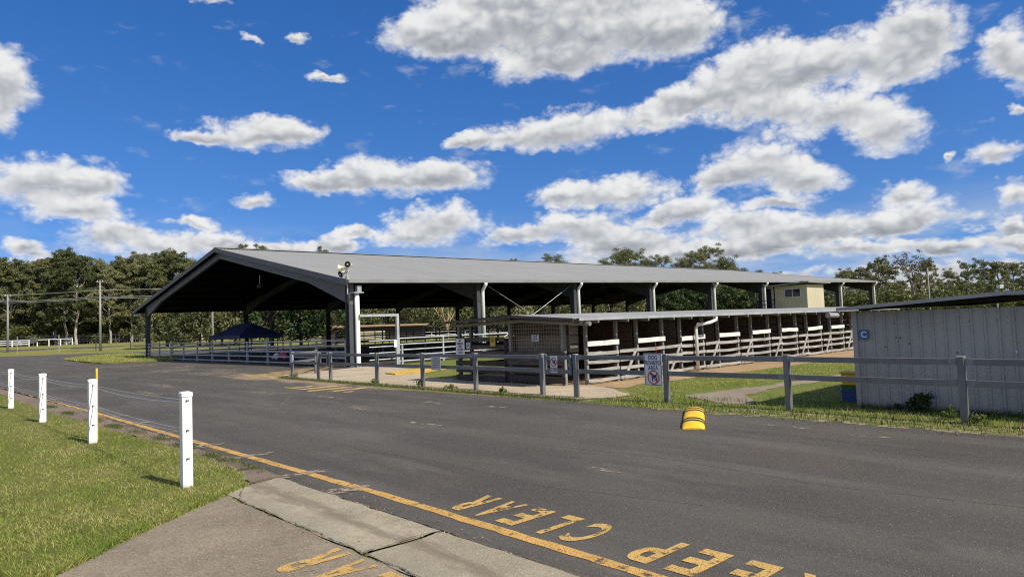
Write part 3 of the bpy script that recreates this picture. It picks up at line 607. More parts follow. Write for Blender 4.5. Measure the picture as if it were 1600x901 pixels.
mb = MB(); mb.box((2.635,13.62,-.1),(2.668,13.655,1.27)); o = part('stake', mb, 'yellow', t, bevel=.004)
# ------------------------------------------------------------------ grey post and rail fence
def rail_fence(root, pts, posts=True, skip=()):
    for i, (x, y) in enumerate(pts):
        mb = MB(); mb.box((x-.05,y-.05,-.15),(x+.05,y+.05,1.0)); p = part('post', mb, 'steel', root, bevel=.006)
        b = MB(); b.box((x-.053,y-.053,1.0),(x+.053,y+.053,1.014)); part('post_cap', b, 'galv', p)
    for i, (a, b) in enumerate(zip(pts[:-1], pts[1:])):
        if i in skip: continue
        d = (Vector(b)-Vector(a)).normalized()*.055
        for z0 in (.93, .605):
            mb = MB(); A, B = Vector(a)+d, Vector(b)-d
            mb.bar((*A,z0),(*B,z0), .05, .095); r = part('rail', mb, 'steel', root, bevel=.005)
            for q, s in ((A,1),(B,-1)):
                k = MB(); e = q+d*2.0*s; k.bar((*(q+d*.02*s),z0),(*e,z0), .057, .102); part('rail_bracket', k, 'bracket', r)
t = thing('rail_fence', 'long grey steel two rail fence in front of the stall end and path', 'fence', (11.85,17,0))
rail_fence(t, [(11.75,22.7),(11.68,19.4),(11.8,17.0),(11.9,14.62),(11.86,11.98)])
t = thing('rail_fence', 'grey steel two rail fence carrying the dog sign and passing the tin shed', 'fence', (12,8.5,0))
rail_fence(t, [(11.86,10.86),(12.08,8.5),(12.15,5.9),(12.0,3.1),(11.95,.35),(11.95,-2.4),(11.95,-5.1)])
t = thing('rail_fence', 'short end length of grey two rail fence with white plate on its end post', 'fence', (11.7,24.5,0))
rail_fence(t, [(11.7,25.75),(11.68,23.5)])
for z0 in (.93, .605):
    mb = MB(); mb.bar((11.75,25.75,z0),(13.4,27.2,z0), .05, .09); part('rail', mb, 'steel', t)
mb = MB(); mb.box((13.36,27.16,-.1),(13.46,27.26,1.0)); part('post', mb, 'steel', t)
mb = MB(); mb.box((11.62,25.52,.60),(11.635,25.72,.92)); part('name_plate', mb, 'signw', t)
def small_gate(y0, y1, x, label):
    g = thing('fence_gate', label, 'gate', (x,y0,0))
    [part('gate_stile', MB().bar((x,yy,.52),(x,yy,1.0), .05, .05), 'steel', g) for yy in (y0, y1)]
    for z in (.92, .59): mb = MB(); mb.bar((x,y0,z),(x,y1,z), .045, .085); part('rail', mb, 'steel', g)
    mb = MB(); mb.tube([(x,y1+.03,.7),(x,y1+.03,.8)], .02, 6); part('hinge', mb, 'galv', g); return g
small_gate(11.83, 11.02, 11.84, 'narrow grey fence gate carrying the small no dogs sign')
small_gate(23.38, 22.84, 11.7, 'very narrow grey fence gate beside the end length of fence')
# ------------------------------------------------------------------ signs
def panel(name, label, at, w, hh, mat='signw', border=None, cat='sign', t_=.006):
    g = thing(name, label, cat, at); x, y, z = at
    mb = MB(); mb.box((x-t_,y-w/2,z-hh/2),(x,y+w/2,z+hh/2)); part('sign_board', mb, mat, g, bevel=.002)
    if border:
        mb = MB(); e = .011; X0, X1 = x-t_-.002, x-t_
        a, b = w/2-.012, hh/2-.012
        mb.box((X0,y-a,z+b-e),(X1,y+a,z+b)); mb.box((X0,y-a,z-b),(X1,y+a,z-b+e)); mb.box((X0,y-a,z-b+e),(X1,y-a+e,z+b-e)); mb.box((X0,y+a-e,z-b+e),(X1,y+a,z+b-e))
        part('border', mb, border, g)
    return g, (x-t_-.0015, y, z)
def ring(g, at, r, w, mat, n=40, slash=True):
    mb = MB(); P = lambda a, q: (q*math.cos(a), q*math.sin(a))
    for k in range(n):
        a, b = 2*PI*k/n, 2*PI*(k+1)/n; mb.prism(pl(SIGN, at, [P(a,r-w), P(a,r), P(b,r), P(b,r-w)]), (-.002,0,0))
    if slash:
        s = .7071; q = r-w*.6; e = w*.42; mb.prism(pl(SIGN, (at[0]-.0025,at[1],at[2]), [(-q*s-e*s,q*s-e*s),(-q*s+e*s,q*s+e*s),(q*s+e*s,-q*s+e*s),(q*s-e*s,-q*s-e*s)]), (-.002,0,0))
    part('prohibition_ring', mb, mat, g)
DOGP = [(-.5,.42),(-.42,.55),(-.3,.62),(-.24,.55),(-.12,.5),(-.08,.34),(.3,.3),(.42,.42),(.56,.62),(.62,.58),(.5,.34),(.46,.12),(.5,-.1),(.56,-.24),(.5,-.55),(.4,-.55),(.42,-.26),(.3,-.05),(-.02,-.04),(-.06,-.3),(-.1,-.55),(-.2,-.55),(-.2,-.2),(-.26,.02),(-.28,.28),(-.36,.34)]
g, a = panel('dog_sign', 'white sign reading DOG PROHIBITED AREA with red ringed dog', (11.965,8.74,.69), .46, .68, 'signw', 'bluink')
for s, dz, sz, sx in (('DOG',.245,.125,.8),('PROHIBITED',.135,.125,.57),('AREA',.03,.125,.8)): text(s, sz, 'lettering', 'bluink', g, (a[0],a[1],a[2]+dz), SIGN, .0015, sx, 1.05, .0015)
mb = MB(); mb.prism(pl(SIGN, (a[0],a[1]-.0,a[2]-.165), [(x*.17,y*.17) for x,y in DOGP]), (-.0022,0,0)); part('dog_symbol', mb, 'bluink', g)
ring(g, (a[0]-.0005,a[1],a[2]-.165), .148, .022, 'red')
g, a = panel('no_dogs_sign', 'small white sign with no dogs symbol on the narrow fence gate', (11.805,11.52,.76), .235, .40, 'signw')
mb = MB(); mb.prism(pl(SIGN, (a[0],a[1],a[2]+.05), [(x*.115,y*.115) for x,y in DOGP]), (-.0022,0,0)); part('dog_symbol', mb, 'ink', g)
ring(g, (a[0]-.0005,a[1],a[2]+.055), .105, .018, 'red')
text('NO DOGS\nALLOWED', .058, 'lettering', 'ink', g, (a[0],a[1],a[2]-.125), SIGN, .0015, .85, 1.02, .001)
g, a = panel('notice', 'pale faded notice wired to the grey fence rails', (11.69,16.16,.72), .46, .39, 'signo')
mb = MB()
for k in range(5):                                   # the print has faded to illegible strokes
    R = random.Random(k); x = -.17+R.uniform(0,.04)
    while x < .16:
        w = R.uniform(.018,.034); mb.prism(pl(SIGN, (a[0],a[1],a[2]), [(x,.125-k*.062),(x+w,.125-k*.062),(x+w,.15-k*.062),(x,.15-k*.062)]), (-.001,0,0)); x += w+R.uniform(.008,.03)
part('faded_print', mb, pm('faded grey print', (.2,.2,.21), None, 6), g)
g, a = panel('parking_sign', 'white NO PARKING sign with five black lines on the stall end', (13.66,17.52,1.11), .45, .50, 'signw')
for k, s in enumerate(('NO','PARKING','KEEP','ACCESS','CLEAR')): text(s, .1, 'lettering', 'ink', g, (a[0],a[1],a[2]+.185-k*.094), SIGN, .0015, .8, 1.02, .003)
g, a = panel('access_sign', 'small grey sign beside the NO PARKING sign', (13.66,17.1,1.14), .2, .2, 'signo')
text('A', .16, 'lettering', 'ink', g, a, SIGN, .0015)
g, a = panel('yellow_notice', 'small yellow notice on the dark planks of the stall end', (13.66,15.9,1.27), .25, .31, 'yelplate')
mb = MB(); mb.prism(pl(SIGN, (a[0],a[1],a[2]+.02), [(-.07,-.06),(.07,-.06),(.07,.08),(-.07,.08)]), (-.001,0,0)); part('printed_square', mb, pm('brown print', (.25,.17,.05), None, 6), g)
g, a = panel('number_plate', 'grey number 16 plate on the wire mesh stall end', (13.785,14.15,1.34), .3, .2, 'signo', cat='number plate')
text('16', .24, 'lettering', 'ink', g, a, SIGN, .0015, .75, 1.1, .010)
# ------------------------------------------------------------------ rubber speed hump
t = thing('speed_hump', 'yellow rubber speed hump with black cross stripes lying on the road', 'speed hump', (10.2,6.75,0))
A, B = Vector((9.30,6.09,.009)), Vector((11.22,7.30,.009)); d = (B-A).normalized(); L = (B-A).length; r = Vector((d.y,-d.x,0))
def arc(q, w=.18, hh=.095, n=12):
    e = 1.
    if q < .13: e = math.sqrt(max(0.02, 1-((.13-q)/.13)**2))
    if q > L-.2: e = math.sqrt(max(0.02, 1-((q-L+.2)/.2)**2))
    wq = w*(.86+.14*e); hq = hh*(.12+.88*e); return [A+d*q+r*(wq*math.cos(PI*(1-k/n)))+Vector((0,0,hq*math.sin(PI*k/n)**.8)) for k in range(n+1)]
def seg(q0, q1, k=10, lift=0):
    mb = MB(); rows = [arc(q0+(q1-q0)*i/k, .18+lift, .095+lift) for i in range(k+1)]
    for i in range(k):
        for j in range(12): mb.face([rows[i][j], rows[i][j+1], rows[i+1][j+1], rows[i+1][j]])
    mb.face(rows[0]); mb.face(rows[-1][::-1]); return mb
cuts = [0,.30,.42,.55,.67,L-.72,L-.60,L-.42,L-.31,L]
for i in range(9):
    q = seg(cuts[i], cuts[i+1], 10 if i in (0,8) else 2, .0 if i % 2 == 0 else .006); part('body_section' if i % 2 == 0 else 'stripe', q, 'yellow' if i % 2 == 0 else 'black', t, smooth=False)
for q in (.12, L-.12): mb = MB(); c = A+d*q+Vector((0,0,.05)); mb.tube([c, c+Vector((0,0,.013))], .016, 8); part('bolt', mb, 'hole', t)
# ------------------------------------------------------------------ grey tin shed on the right
t = thing('tin_shed', 'low grey ribbed tin shed with shallow roof behind the fence', 'shed', (13.15,0,0))
def ribwall(p0, p1, z0, z1, pitch=.19, dep=.017):
    """trapezoid ribbed sheet from p0 to p1"""
    p0, p1 = Vector(p0), Vector(p1); d = (p1-p0); L = d.length; d.normalize(); n = Vector((d.y,-d.x)); prof = []
    q = 0
    while q < L:
        for a, o in ((0,0),(.105,0),(.118,1),(.142,1),(.155,.0),(.16,0),(.165,.55),(.18,.55)):
            if q+a < L: prof.append((q+a, o*dep))
        q += pitch
    prof.append((L,0)); mb = MB(); zs = [z0,z1]
    for (a, o), (b, o2) in zip(prof[:-1], prof[1:]):
        A, B = p0+d*a+n*o, p0+d*b+n*o2; mb.face([(*A,z0),(*B,z0),(*B,z1),(*A,z1)])
    return mb
part('wall_front', ribwall((13.15,5.05),(13.15,-6.5),-.05,1.735), 'tin', t, recalc=False)
part('wall_side', ribwall((21,5.05),(13.15,5.05),-.05,1.735), 'tin', t, recalc=False)
mb = MB(); mb.box((13.2,-6.4,-.02),(20.9,4.98,1.70)); part('inner_lining', mb, 'hole', t)
mb = MB(); mb.box((13.115,5.0,-.05),(13.21,5.085,1.765)); part('corner_flashing', mb, 'tin', t)
RP = [(5.22,1.78),(2.65,1.93),(-6.8,1.62)]
mb = MB()
for (y0,z0),(y1,z1) in zip(RP[:-1],RP[1:]):
    mb.hexa([(12.82,y0,z0),(21.3,y0,z0),(21.3,y1,z1),(12.82,y1,z1),(12.82,y0,z0+.035),(21.3,y0,z0+.035),(21.3,y1,z1+.035),(12.82,y1,z1+.035)])
part('roof', mb, 'steel', t)
mb = MB()
for (y0,z0),(y1,z1) in zip(RP[:-1],RP[1:]): mb.bar((12.80,y0,z0+.02),(12.80,y1,z1+.02), .03, .06)
part('barge_board', mb, 'tin', t)
mb = MB(); mb.bar((13.0,4.9,1.80),(13.0,2.65,1.88), .05, .08); mb.bar((13.0,2.65,1.88),(13.0,-6.5,1.60), .05, .08); part('roof_beam', mb, 'hole', t)
mb = MB(); R = random.Random(5)
for y in np.arange(4.75,-6,-.38): mb.box((13.118,y-.005,1.52),(13.13,y+.005,1.53))
for _ in range(7): y, z = R.uniform(3.4,4.6), R.uniform(.75,1.3); mb.box((13.118,y-.01,z-.008),(13.13,y+.01,z+.008))
part('screw_heads', mb, 'hole', t)
mb = MB()
for y, z in ((2.62,1.02),(2.47,1.02),(2.46,.83)): mb.prism([(13.125,y-.02,z+.02),(13.125,y+.025,z+.02),(13.125,y+.005,z-.03)], (-.004,0,0))
part('torn_sign_remnants', mb, 'signw', t)
mb = MB(); mb.tube([(12.9,5.42,1.70),(13.3,5.42,1.69)], .05, 10); part('roof_pipe_end', mb, 'tin', t)
g, a = panel('letter_sign', 'square blue sign with white letter C high on the tin shed corner', (13.108,4.885,1.325), .16, .175, 'blue')
text('C', .15, 'lettering', 'signw', g, a, SIGN, .0015, 1, 1, .003)
def tub(name, label, x, y, z, r, hh, mat, lip):
    g = thing(name, label, 'tub', (x,y,z), 'plastic tubs stacked by the tin shed')
    mb = MB(); prof = [(r*.9,0),(r,hh*.94)]; n = 4
    def rr(q, zz):
        P = []
        for sx_, sy_ in ((-1,-1),(1,-1),(1,1),(-1,1)):
            for k in range(4):
                a0 = {(-1,-1):PI,(1,-1):1.5*PI,(1,1):0,(-1,1):.5*PI}[(sx_,sy_)]+k/3*PI/2; P.append((x+sx_*(q-.04)+.04*math.cos(a0), y+sy_*(q-.04)+.04*math.sin(a0), z+zz))
        return P
    rows = [rr(r*.93,0), rr(r,hh*.88)]
    for i in range(16): mb.face([rows[0][i], rows[0][(i+1)%16], rows[1][(i+1)%16], rows[1][i]])
    mb.face(rows[0][::-1]); part('body', mb, mat, g)
    mb = MB(); ro = [rr(r+lip,hh*.88), rr(r+lip,hh)]
    for i in range(16): mb.face([ro[0][i], ro[0][(i+1)%16], ro[1][(i+1)%16], ro[1][i]])
    mb.face(ro[0][::-1]); mb.face(ro[1]); part('rim', mb, mat, g)
tub('plastic_tub', 'blue plastic tub on the grass, lowest of the stack by the tin shed', 13.93, 5.42, .0, .2, .24, 'bluetub', .012)
tub('plastic_tub', 'thin green plastic tub between the blue tub and the yellow one', 13.93, 5.42, .24, .2, .10, 'greentub', .012)
tub('plastic_tub', 'yellow plastic tub on top of the stack by the tin shed', 13.93, 5.42, .34, .195, .25, 'yellow', .02)
# ------------------------------------------------------------------ timber stall block
t = thing('stall_block', 'row of weathered timber animal stalls under a low grey iron roof', 'stalls', (14,12.65,0))
X0, XE, PITCH, NS = 14.32, 37.2, 2.285, 10
def corr(xa, xb, ya, za, yb, zb, pitch, amp, axis='x', n=2):
    """corrugated sheet whose ribs run from ya to yb"""
    mb = MB(); k = int((xb-xa)/pitch*n); xs = [xa+(xb-xa)*i/k for i in range(k+1)]
    zz = [amp*(1 if i % n < n/2 else -1) if n == 2 else amp*math.cos(2*PI*i/n) for i in range(k+1)]
    for i in range(k):
        mb.face([(xs[i],ya,za+zz[i]),(xs[i+1],ya,za+zz[i+1]),(xs[i+1],yb,zb+zz[i+1]),(xs[i],yb,zb+zz[i])])
    return mb
for ya, za, yb, zb in ((12.2,1.85,14.72,2.02),(14.72,2.02,17.95,1.92)):
    mb = corr(13.3, XE, ya, za, yb, zb, .19, .012, n=4); r = part('roof', mb, 'stallroof', t, recalc=False)
mb = MB(); mb.bar((13.31,12.2,1.815),(13.31,14.72,1.985), .05, .06); mb.bar((13.31,14.72,1.985),(13.31,17.95,1.885), .05, .06); part('roof_edge_batten', mb, 'woodY', t)
mb = MB(); mb.box((13.4,12.08,1.79),(XE,12.2,1.80)); mb.box((13.4,12.07,1.79),(XE,12.08,1.865)); part('gutter', mb, 'galv', t)
mb = MB(); mb.tube([(20.2,12.14,1.79),(20.2,12.14,1.66),(19.95,12.2,1.58),(19.6,12.45,1.52),(19.55,12.5,1.42),(19.55,12.5,.0)], .055, 10); part('downpipe', mb, 'white', t, smooth=True)
mb = MB(); mb.tube([(13.74,12.0,1.70),(13.75,14.7,1.86)], .06, 8); mb.tube([(13.75,14.7,1.86),(13.75,17.9,1.79)], .06, 8); part('log_beam', mb, 'post', t)
RW = random.Random(8)
def plank(x0, y, z0, x1, z1, hh, th, sag=0, mat='wood', name='plank'):
    mb = MB(); n = 5; P = []
    for i in range(n+1):
        q = i/n; x = x0+(x1-x0)*q; z = z0+(z1-z0)*q-sag*math.sin(q*PI)+RW.gauss(0,.003); P.append((x, z, RW.gauss(0,.004)))
    for a, b in zip(P[:-1], P[1:]):
        mb.face([(a[0],y,a[1]),(b[0],y,b[1]),(b[0],y,b[1]+hh+b[2]),(a[0],y,a[1]+hh+a[2])])
        mb.face([(a[0],y,a[1]+hh+a[2]),(b[0],y,b[1]+hh+b[2]),(b[0],y+th,b[1]+hh+b[2]),(a[0],y+th,a[1]+hh+a[2])])
        mb.face([(a[0],y+th,a[1]),(b[0],y+th,b[1]),(b[0],y,b[1]),(a[0],y,a[1])]); mb.face([(b[0],y+th,b[1]),(a[0],y+th,a[1]),(a[0],y+th,a[1]+hh),(b[0],y+th,b[1]+hh)])
    for p, s in ((P[0],1),(P[-1],-1)): mb.face([(p[0],y,p[1]),(p[0],y,p[1]+hh+p[2]),(p[0],y+th,p[1]+hh+p[2]),(p[0],y+th,p[1])][::s])
    part(name, mb, mat, t, recalc=True)
for i in range(NS):
    a = X0+PITCH*i; b = a+1.31; c = a+PITCH
    for x in (a, b):
        mb = MB(); q = .038; l = RW.gauss(0,.008); mb.hexa([(x-q,12.65,-.1),(x+q,12.65,-.1),(x+q,12.75,-.1),(x-q,12.75,-.1),(x-q+l,12.65,1.84),(x+q+l,12.65,1.84),(x+q+l,12.75,1.84),(x-q+l,12.75,1.84)]); part('post', mb, 'post', t)
        mb = MB(); mb.bar((x+.09,12.27,1.755),(x+.09,14.6,1.915), .06, .10); part('rafter', mb, 'post', t)
    j = lambda s=.012: RW.gauss(0, s)
    plank(a-.03, 12.60, 1.055+j(), b+.04, 1.06+j(), .135, .03, .0, 'namebd', 'name_board')
    for z, hh in ((.82,.095),(.57,.085),(.34,.085),(.07,.08)): plank(a-.04, 12.61+j(.006), z+j(), b+.03, z+j(), hh, .03, .012)
    # the narrow gate beside it, with its diagonal brace
    g = MB()
    for z in (.865,.61,.38,.11): g.bar((b+.05,12.60,z),(c-.05,12.60,z+j()), .03, .09)
    gt = part('stall_gate', g, 'wood', t)
    g = MB(); g.bar((b+.2,12.575,.10),(c-.12,12.575,.92), .025, .10, (0,1,0)); g = MB(); g.prism([(b+.16,12.585,.08),(b+.27,12.585,.08),(c-.13,12.585,.90),(c-.24,12.585,.90)], (0,-.025,0)); part('gate_brace', g, 'wood', gt)
    # inside: partition between neighbours and planked back
    g = MB(); 
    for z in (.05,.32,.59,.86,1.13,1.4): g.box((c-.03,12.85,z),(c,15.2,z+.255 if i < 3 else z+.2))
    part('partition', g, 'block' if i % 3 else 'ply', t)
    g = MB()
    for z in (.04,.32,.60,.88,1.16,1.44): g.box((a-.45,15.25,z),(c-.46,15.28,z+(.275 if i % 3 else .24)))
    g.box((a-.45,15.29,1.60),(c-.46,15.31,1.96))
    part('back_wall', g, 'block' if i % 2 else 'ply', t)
    if i in (1,4): 
        g = MB(); x = a+.7; g.bar((x-.1,15.2,1.33),(x+.1,15.2,1.33), .02, .06); part('number_plate', g, 'signo', t)
    if i % 3 == 1: g = MB(); g.tube([(a+.8,12.6,1.06),(a+.81,12.57,.86),(a+.8,12.58,.72)], .007, 4); part('hanging_rope', g, 'meshw' if i != 1 else 'red', t)
# back row (only glimpsed)
for i in range(NS+1):
    x = X0+PITCH*i; mb = MB(); mb.box((x-.05,17.7,-.1),(x+.05,17.8,1.88)); part('post', mb, 'post', t)
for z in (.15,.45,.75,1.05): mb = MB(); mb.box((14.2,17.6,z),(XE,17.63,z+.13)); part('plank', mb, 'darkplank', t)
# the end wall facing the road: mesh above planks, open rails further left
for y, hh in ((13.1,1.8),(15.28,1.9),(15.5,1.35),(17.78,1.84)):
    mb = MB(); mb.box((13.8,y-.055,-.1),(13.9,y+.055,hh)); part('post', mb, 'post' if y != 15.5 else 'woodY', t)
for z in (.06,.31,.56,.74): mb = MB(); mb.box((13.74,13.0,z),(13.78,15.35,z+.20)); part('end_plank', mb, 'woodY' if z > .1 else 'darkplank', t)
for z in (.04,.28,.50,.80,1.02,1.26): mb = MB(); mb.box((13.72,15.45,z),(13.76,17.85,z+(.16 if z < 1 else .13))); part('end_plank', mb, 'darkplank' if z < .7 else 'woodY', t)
mb = MB()
for y in np.arange(13.18,15.25,.105): mb.bar((13.8,y,.93),(13.8,y,1.78), .009, .009)
for z in np.arange(.98,1.78,.105): mb.bar((13.802,13.15,z),(13.802,15.25,z), .009, .009)
part('mesh_panel', mb, 'meshw', t)
mb = MB(); mb.box((14.02,13.0,.93),(14.06,15.3,1.38)); part('end_wall', mb, 'endblock', t)
mb = MB()
for z in (.92,1.16,1.4,1.62): mb.box((13.92,12.92,z),(14.27,12.95,z+.215))
part('corner_planks', mb, 'endblock', t)
mb = MB(); mb.box((14.02,13.0,1.38),(14.05,15.3,1.82)); part('end_wall', mb, 'ply', t)
mb = MB(); mb.box((14.1,15.4,-.02),(15.0,15.44,.95)); part('partition', mb, 'darkplank', t)
# ------------------------------------------------------------------ the big open shed
t = thing('show_shed', 'very long open sided steel shed under a low grey gable roof', 'shed', (16.4,29.6,0))
XA, XB = 16.05, 83.0
eR = lambda x: 4.17+.0143*(x-16.4); eL = lambda x: 4.19+.005*(x-16.4); rg = lambda x: 7.60+.003*(x-16.4)
YR, YL, YG = 29.15, 68.0, 46.9
def rpt(x, q, side):                                   # a point on the roof: q = 0 at the ridge, 1 at the eave
    e, y = (eR(x), YR) if side > 0 else (eL(x), YL)
    return Vector((x, YG+(y-YG)*q, rg(x)+(e-rg(x))*q))
for side in (1,-1):
    mb = MB(); n = int((XB-XA)/.0635); prof = (0,.0,.017,.017)
    for i in range(n):
        x0, x1 = XA+(XB-XA)*i/n, XA+(XB-XA)*(i+1)/n; z0, z1 = prof[i % 4], prof[(i+1) % 4]
        A, B, Cc, D = rpt(x0,0,side), rpt(x1,0,side), rpt(x1,1,side), rpt(x0,1,side)
        mb.face([A+Vector((0,0,z0)), B+Vector((0,0,z1)), Cc+Vector((0,0,z1)), D+Vector((0,0,z0))])
    part('roof_sheet', mb, 'roof', t, recalc=False)
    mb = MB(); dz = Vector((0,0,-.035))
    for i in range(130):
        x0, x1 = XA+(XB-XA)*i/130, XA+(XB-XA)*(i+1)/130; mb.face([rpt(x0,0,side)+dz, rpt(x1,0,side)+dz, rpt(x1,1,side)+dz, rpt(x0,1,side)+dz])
    part('roof_shade_sheet', mb, 'under', t, recalc=False)  # extra sheet added below the roof, its deep shade put into the colour
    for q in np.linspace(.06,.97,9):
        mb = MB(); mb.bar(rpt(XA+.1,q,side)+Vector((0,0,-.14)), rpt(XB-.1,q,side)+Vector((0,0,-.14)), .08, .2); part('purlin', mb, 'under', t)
    mb = MB(); d = Vector((-.02,0,-.10)); mb.bar(rpt(XA,0,side)+d, rpt(XA,1.0,side)+d, .06, .27); part('barge_board', mb, 'lightpipe' if False else 'frame', t)
    mb = MB(); d = Vector((.02,0,-.10)); mb.bar(rpt(XB,0,side)+d, rpt(XB,1.0,side)+d, .06, .27); part('barge_board', mb, 'frame', t)
mb = MB(); mb.bar((XA-.02,YG,rg(XA)+.05),(XB,YG,rg(XB)+.05), .5, .03); part('ridge_cap', mb, 'roof', t)
for y, e, s in ((YR,eR,-1),(YL,eL,1)):
    mb = MB(); mb.bar((XA,y+s*.09,e(XA)-.06),(XB,y+s*.09,e(XB)-.06), .16, .15); part('gutter', mb, 'guttergrey', t)
NB = 9
XR = [16.42,24.4,32.4,40.45,48.6,56.86,65.0,73.2,82.3]; XL = [16.42,24.9,33.32,41.74,50.09,58.43,66.51,74.82,82.6]
def ibeam(mb, x, y, z1, w=.2, d=.4):
    mb.box((x-w/2,y-d/2,-.1),(x+w/2,y-d/2+.025,z1)); mb.box((x-w/2,y+d/2-.025,-.1),(x+w/2,y+d/2,z1)); mb.box((x-.02,y-d/2+.025,-.1),(x+.02,y+d/2-.025,z1))
for i in range(NB):
    for side, y, x in ((1,29.6,XR[i]),(-1,64.6,XL[i])):
        xm = (XR[i]+XL[i])/2
        top = rpt(x,(y-YG)/((YR if side > 0 else YL)-YG),side).z-.1
        mb = MB(); ibeam(mb, x, y, top-.2, .3, .36); c = part('column', mb, 'colsteel' if side > 0 or i == 0 else 'shadeframe', t)
        b = MB(); b.box((x-.24,y-.28,.0),(x+.24,y+.28,.035)); part('base_plate', b, 'frame', c)
        # portal rafter, deeper at the knee
        yk = y+.25*(-side); q = lambda yy: rpt(x,(yy-YG)/((YR if side > 0 else YL)-YG),side).z-.24
        ym = y+side*(4.2); L = 4.2*(1 if side > 0 else 1)
        ym = y+(4.2 if side > 0 else -4.2)
        xs = x+(xm-x)*4.2/17.4-.09
        P = [(x-.09,y-.2*side*1.0,q(y)),(xs,ym,q(ym)),(xm-.09,YG,q(YG)),(xm-.09,YG,q(YG)-.42),(xs,ym,q(ym)-.45),(x-.09,y-.2*side,q(y)-1.02)]
        mb = MB(); mb.prism(P, (.18,0,0)); part('rafter', mb, 'frame' if i == 0 else 'shadeframe', t)  # inner rafters carry the roof shade in their steel colour
    if 1:
        x = XR[i]; e = eR(x); px, py = x+.2, 29.32; mb = MB()
        if i == 0: mb.tube([(px,29.27,e-.62),(px,29.27,2.2),(px,29.27,.06),(px-.0,29.2,.02)], [.115,.12,.115,.12], 14)
        else: mb.tube([(px-.02,29.02,e-.14),(px-.02,29.04,e-.24),(px,29.3,e-.48),(px,29.34,e-.6),(px,29.34,0)], .10, 12)
        part('downpipe', mb, 'white', t, smooth=True)
        if i == 0:
            mb = MB(); mb.box((px-.26,29.05,e-.62),(px+.26,29.4,e-.57)); mb.box((px-.02,29.16,e-.57),(px+.2,29.38,e-.25)); part('rain_head', mb, 'galv', t)
for (a, b) in (((24.9,4.15),(32.6,.35)),((32.5,4.3),(24.9,.35))):
    mb = MB(); mb.tube([(a[0],29.55,a[1]),(b[0],29.55,b[1])], .013, 6); part('brace_rod', mb, 'galv', t)
mb = MB(); mb.box((16.0,67.6,eL(16)-.42),(16.06,65.2,eL(16)-.30)); part('eave_strut', mb, 'lightpipe', t)
# lamps hung under the roof
LB = [((17.6,43.3),5.55,4.75),((31.0,33.0),4.6,4.2),((39.5,33.1),4.7,4.25),((24.5,47),7.2,5.6),((52,36),5.2,4.5)]
for (x, y), zt, z in LB:
    lb = {17.6:'grey bell lamp hanging nearest the open gable end',31.0:'grey bell lamp hanging above the braced bay',39.5:'grey bell lamp hanging just beyond the braced bay',24.5:'bell lamp hanging under the shed ridge',52:'bell lamp hanging deep inside the shed'}[x]
    g = thing('hanging_lamp', lb, 'lamp', (x,y,z), 'bell lamps under the shed roof')
    mb = MB(); mb.tube([(x,y,z+.28),(x,y,zt)], .025, 6); part('stem', mb, 'galv', g)
    mb = MB(); mb.tube([(x,y,z),(x,y,z+.1),(x,y,z+.2),(x,y,z+.28)], [.2,.17,.09,.06], 14, False); part('lamp_shade', mb, 'shadeframe', g, smooth=True, recalc=False)
# paired loudspeaker horns on the corner column
g = thing('loudspeaker', 'pair of cream horn loudspeakers on a pole at the shed corner', 'loudspeaker', (16.1,29.2,4.1))
mb = MB(); mb.tube([(16.12,29.25,3.5),(16.12,29.25,4.72)], .03, 8); mb.box((16.06,29.18,4.2),(16.18,29.32,4.36)); mb.bar((16.12,29.45,4.72),(16.12,28.95,4.78), .04, .04); part('mounting_pole', mb, 'galv', g)
def horn(c, d):
    c = Vector(c); d = Vector(d).normalized(); mb = MB()
    mb.tube([c-d*.22, c-d*.12, c, c+d*.13, c+d*.23, c+d*.26], [.06,.075,.07,.10,.165,.175], 14); hn = part('horn', mb, 'horn', g, smooth=False)
    mb = MB(); mb.tube([c+d*.255, c+d*.264], .15, 14); part('horn_mouth', mb, 'hole', hn)
    mb = MB(); mb.tube([c+d*.2, c+d*.3], [.06,.035], 8); part('horn_plug', mb, 'horn', hn)
horn((16.1,28.95,4.88), (-.75,-.62,0)); horn((16.1,29.48,4.80), (-.55,.7,-.1)); horn((16.08,29.42,4.55), (-.85,-.1,-.35))
# stock rails round the shed: front run, long side, tall gate frame
t = thing('stock_rails', 'five rail grey steel stock fence across the open gable end', 'fence', (16.35,30,0))
ys = [29.95+3.1*i for i in range(12)]
for y in ys: mb = MB(); mb.box((16.3,y-.05,0),(16.4,y+.05,1.3)); part('post', mb, 'lightpipe', t)
for z in (1.30,1.03,.74,.45,.12):
    mb = MB(); mb.bar((16.33,29.9,z),(16.33,64.4,z), .05, .08 if z < 1.2 else .06); part('rail', mb, 'lightpipe', t)
t = thing('stock_rails', 'pale steel five rail fence running along the long side of the shed', 'fence', (19,29.25,0))
for i in range(15):
    x = 18.9+2.75*i; mb = MB(); mb.box((x-.04,29.2,0),(x+.04,29.28,1.28)); part('post', mb, 'lightpipe', t)
for z in (1.28,.98,.70,.42,.14):
    mb = MB(); mb.tube([(18.8,29.24,z),(57.6,29.24,z)], .035, 6); part('rail', mb, 'galv', t)
t = thing('gate_frame', 'tall pale square pipe frame standing over the side gate', 'gate', (18.75,29.1,0))
mb = MB(); mb.box((18.66,29.0,0),(18.80,29.14,2.52)); part('upright', mb, 'lightpipe', t)
mb = MB(); mb.box((16.62,29.01,2.40),(18.66,29.13,2.52)); part('cross_bar', mb, 'lightpipe', t)
mb = MB(); mb.box((18.85,28.9,0),(18.93,28.98,.95)); mb.box((18.35,28.6,0),(18.45,28.7,.85)); part('gate_stop', mb, 'galv', t)
for z in (1.22,.92,.62,.3): mb = MB(); mb.tube([(17.1,29.06,z),(18.6,29.06,z)], .03, 6); part('gate_rail', mb, 'galv', t)
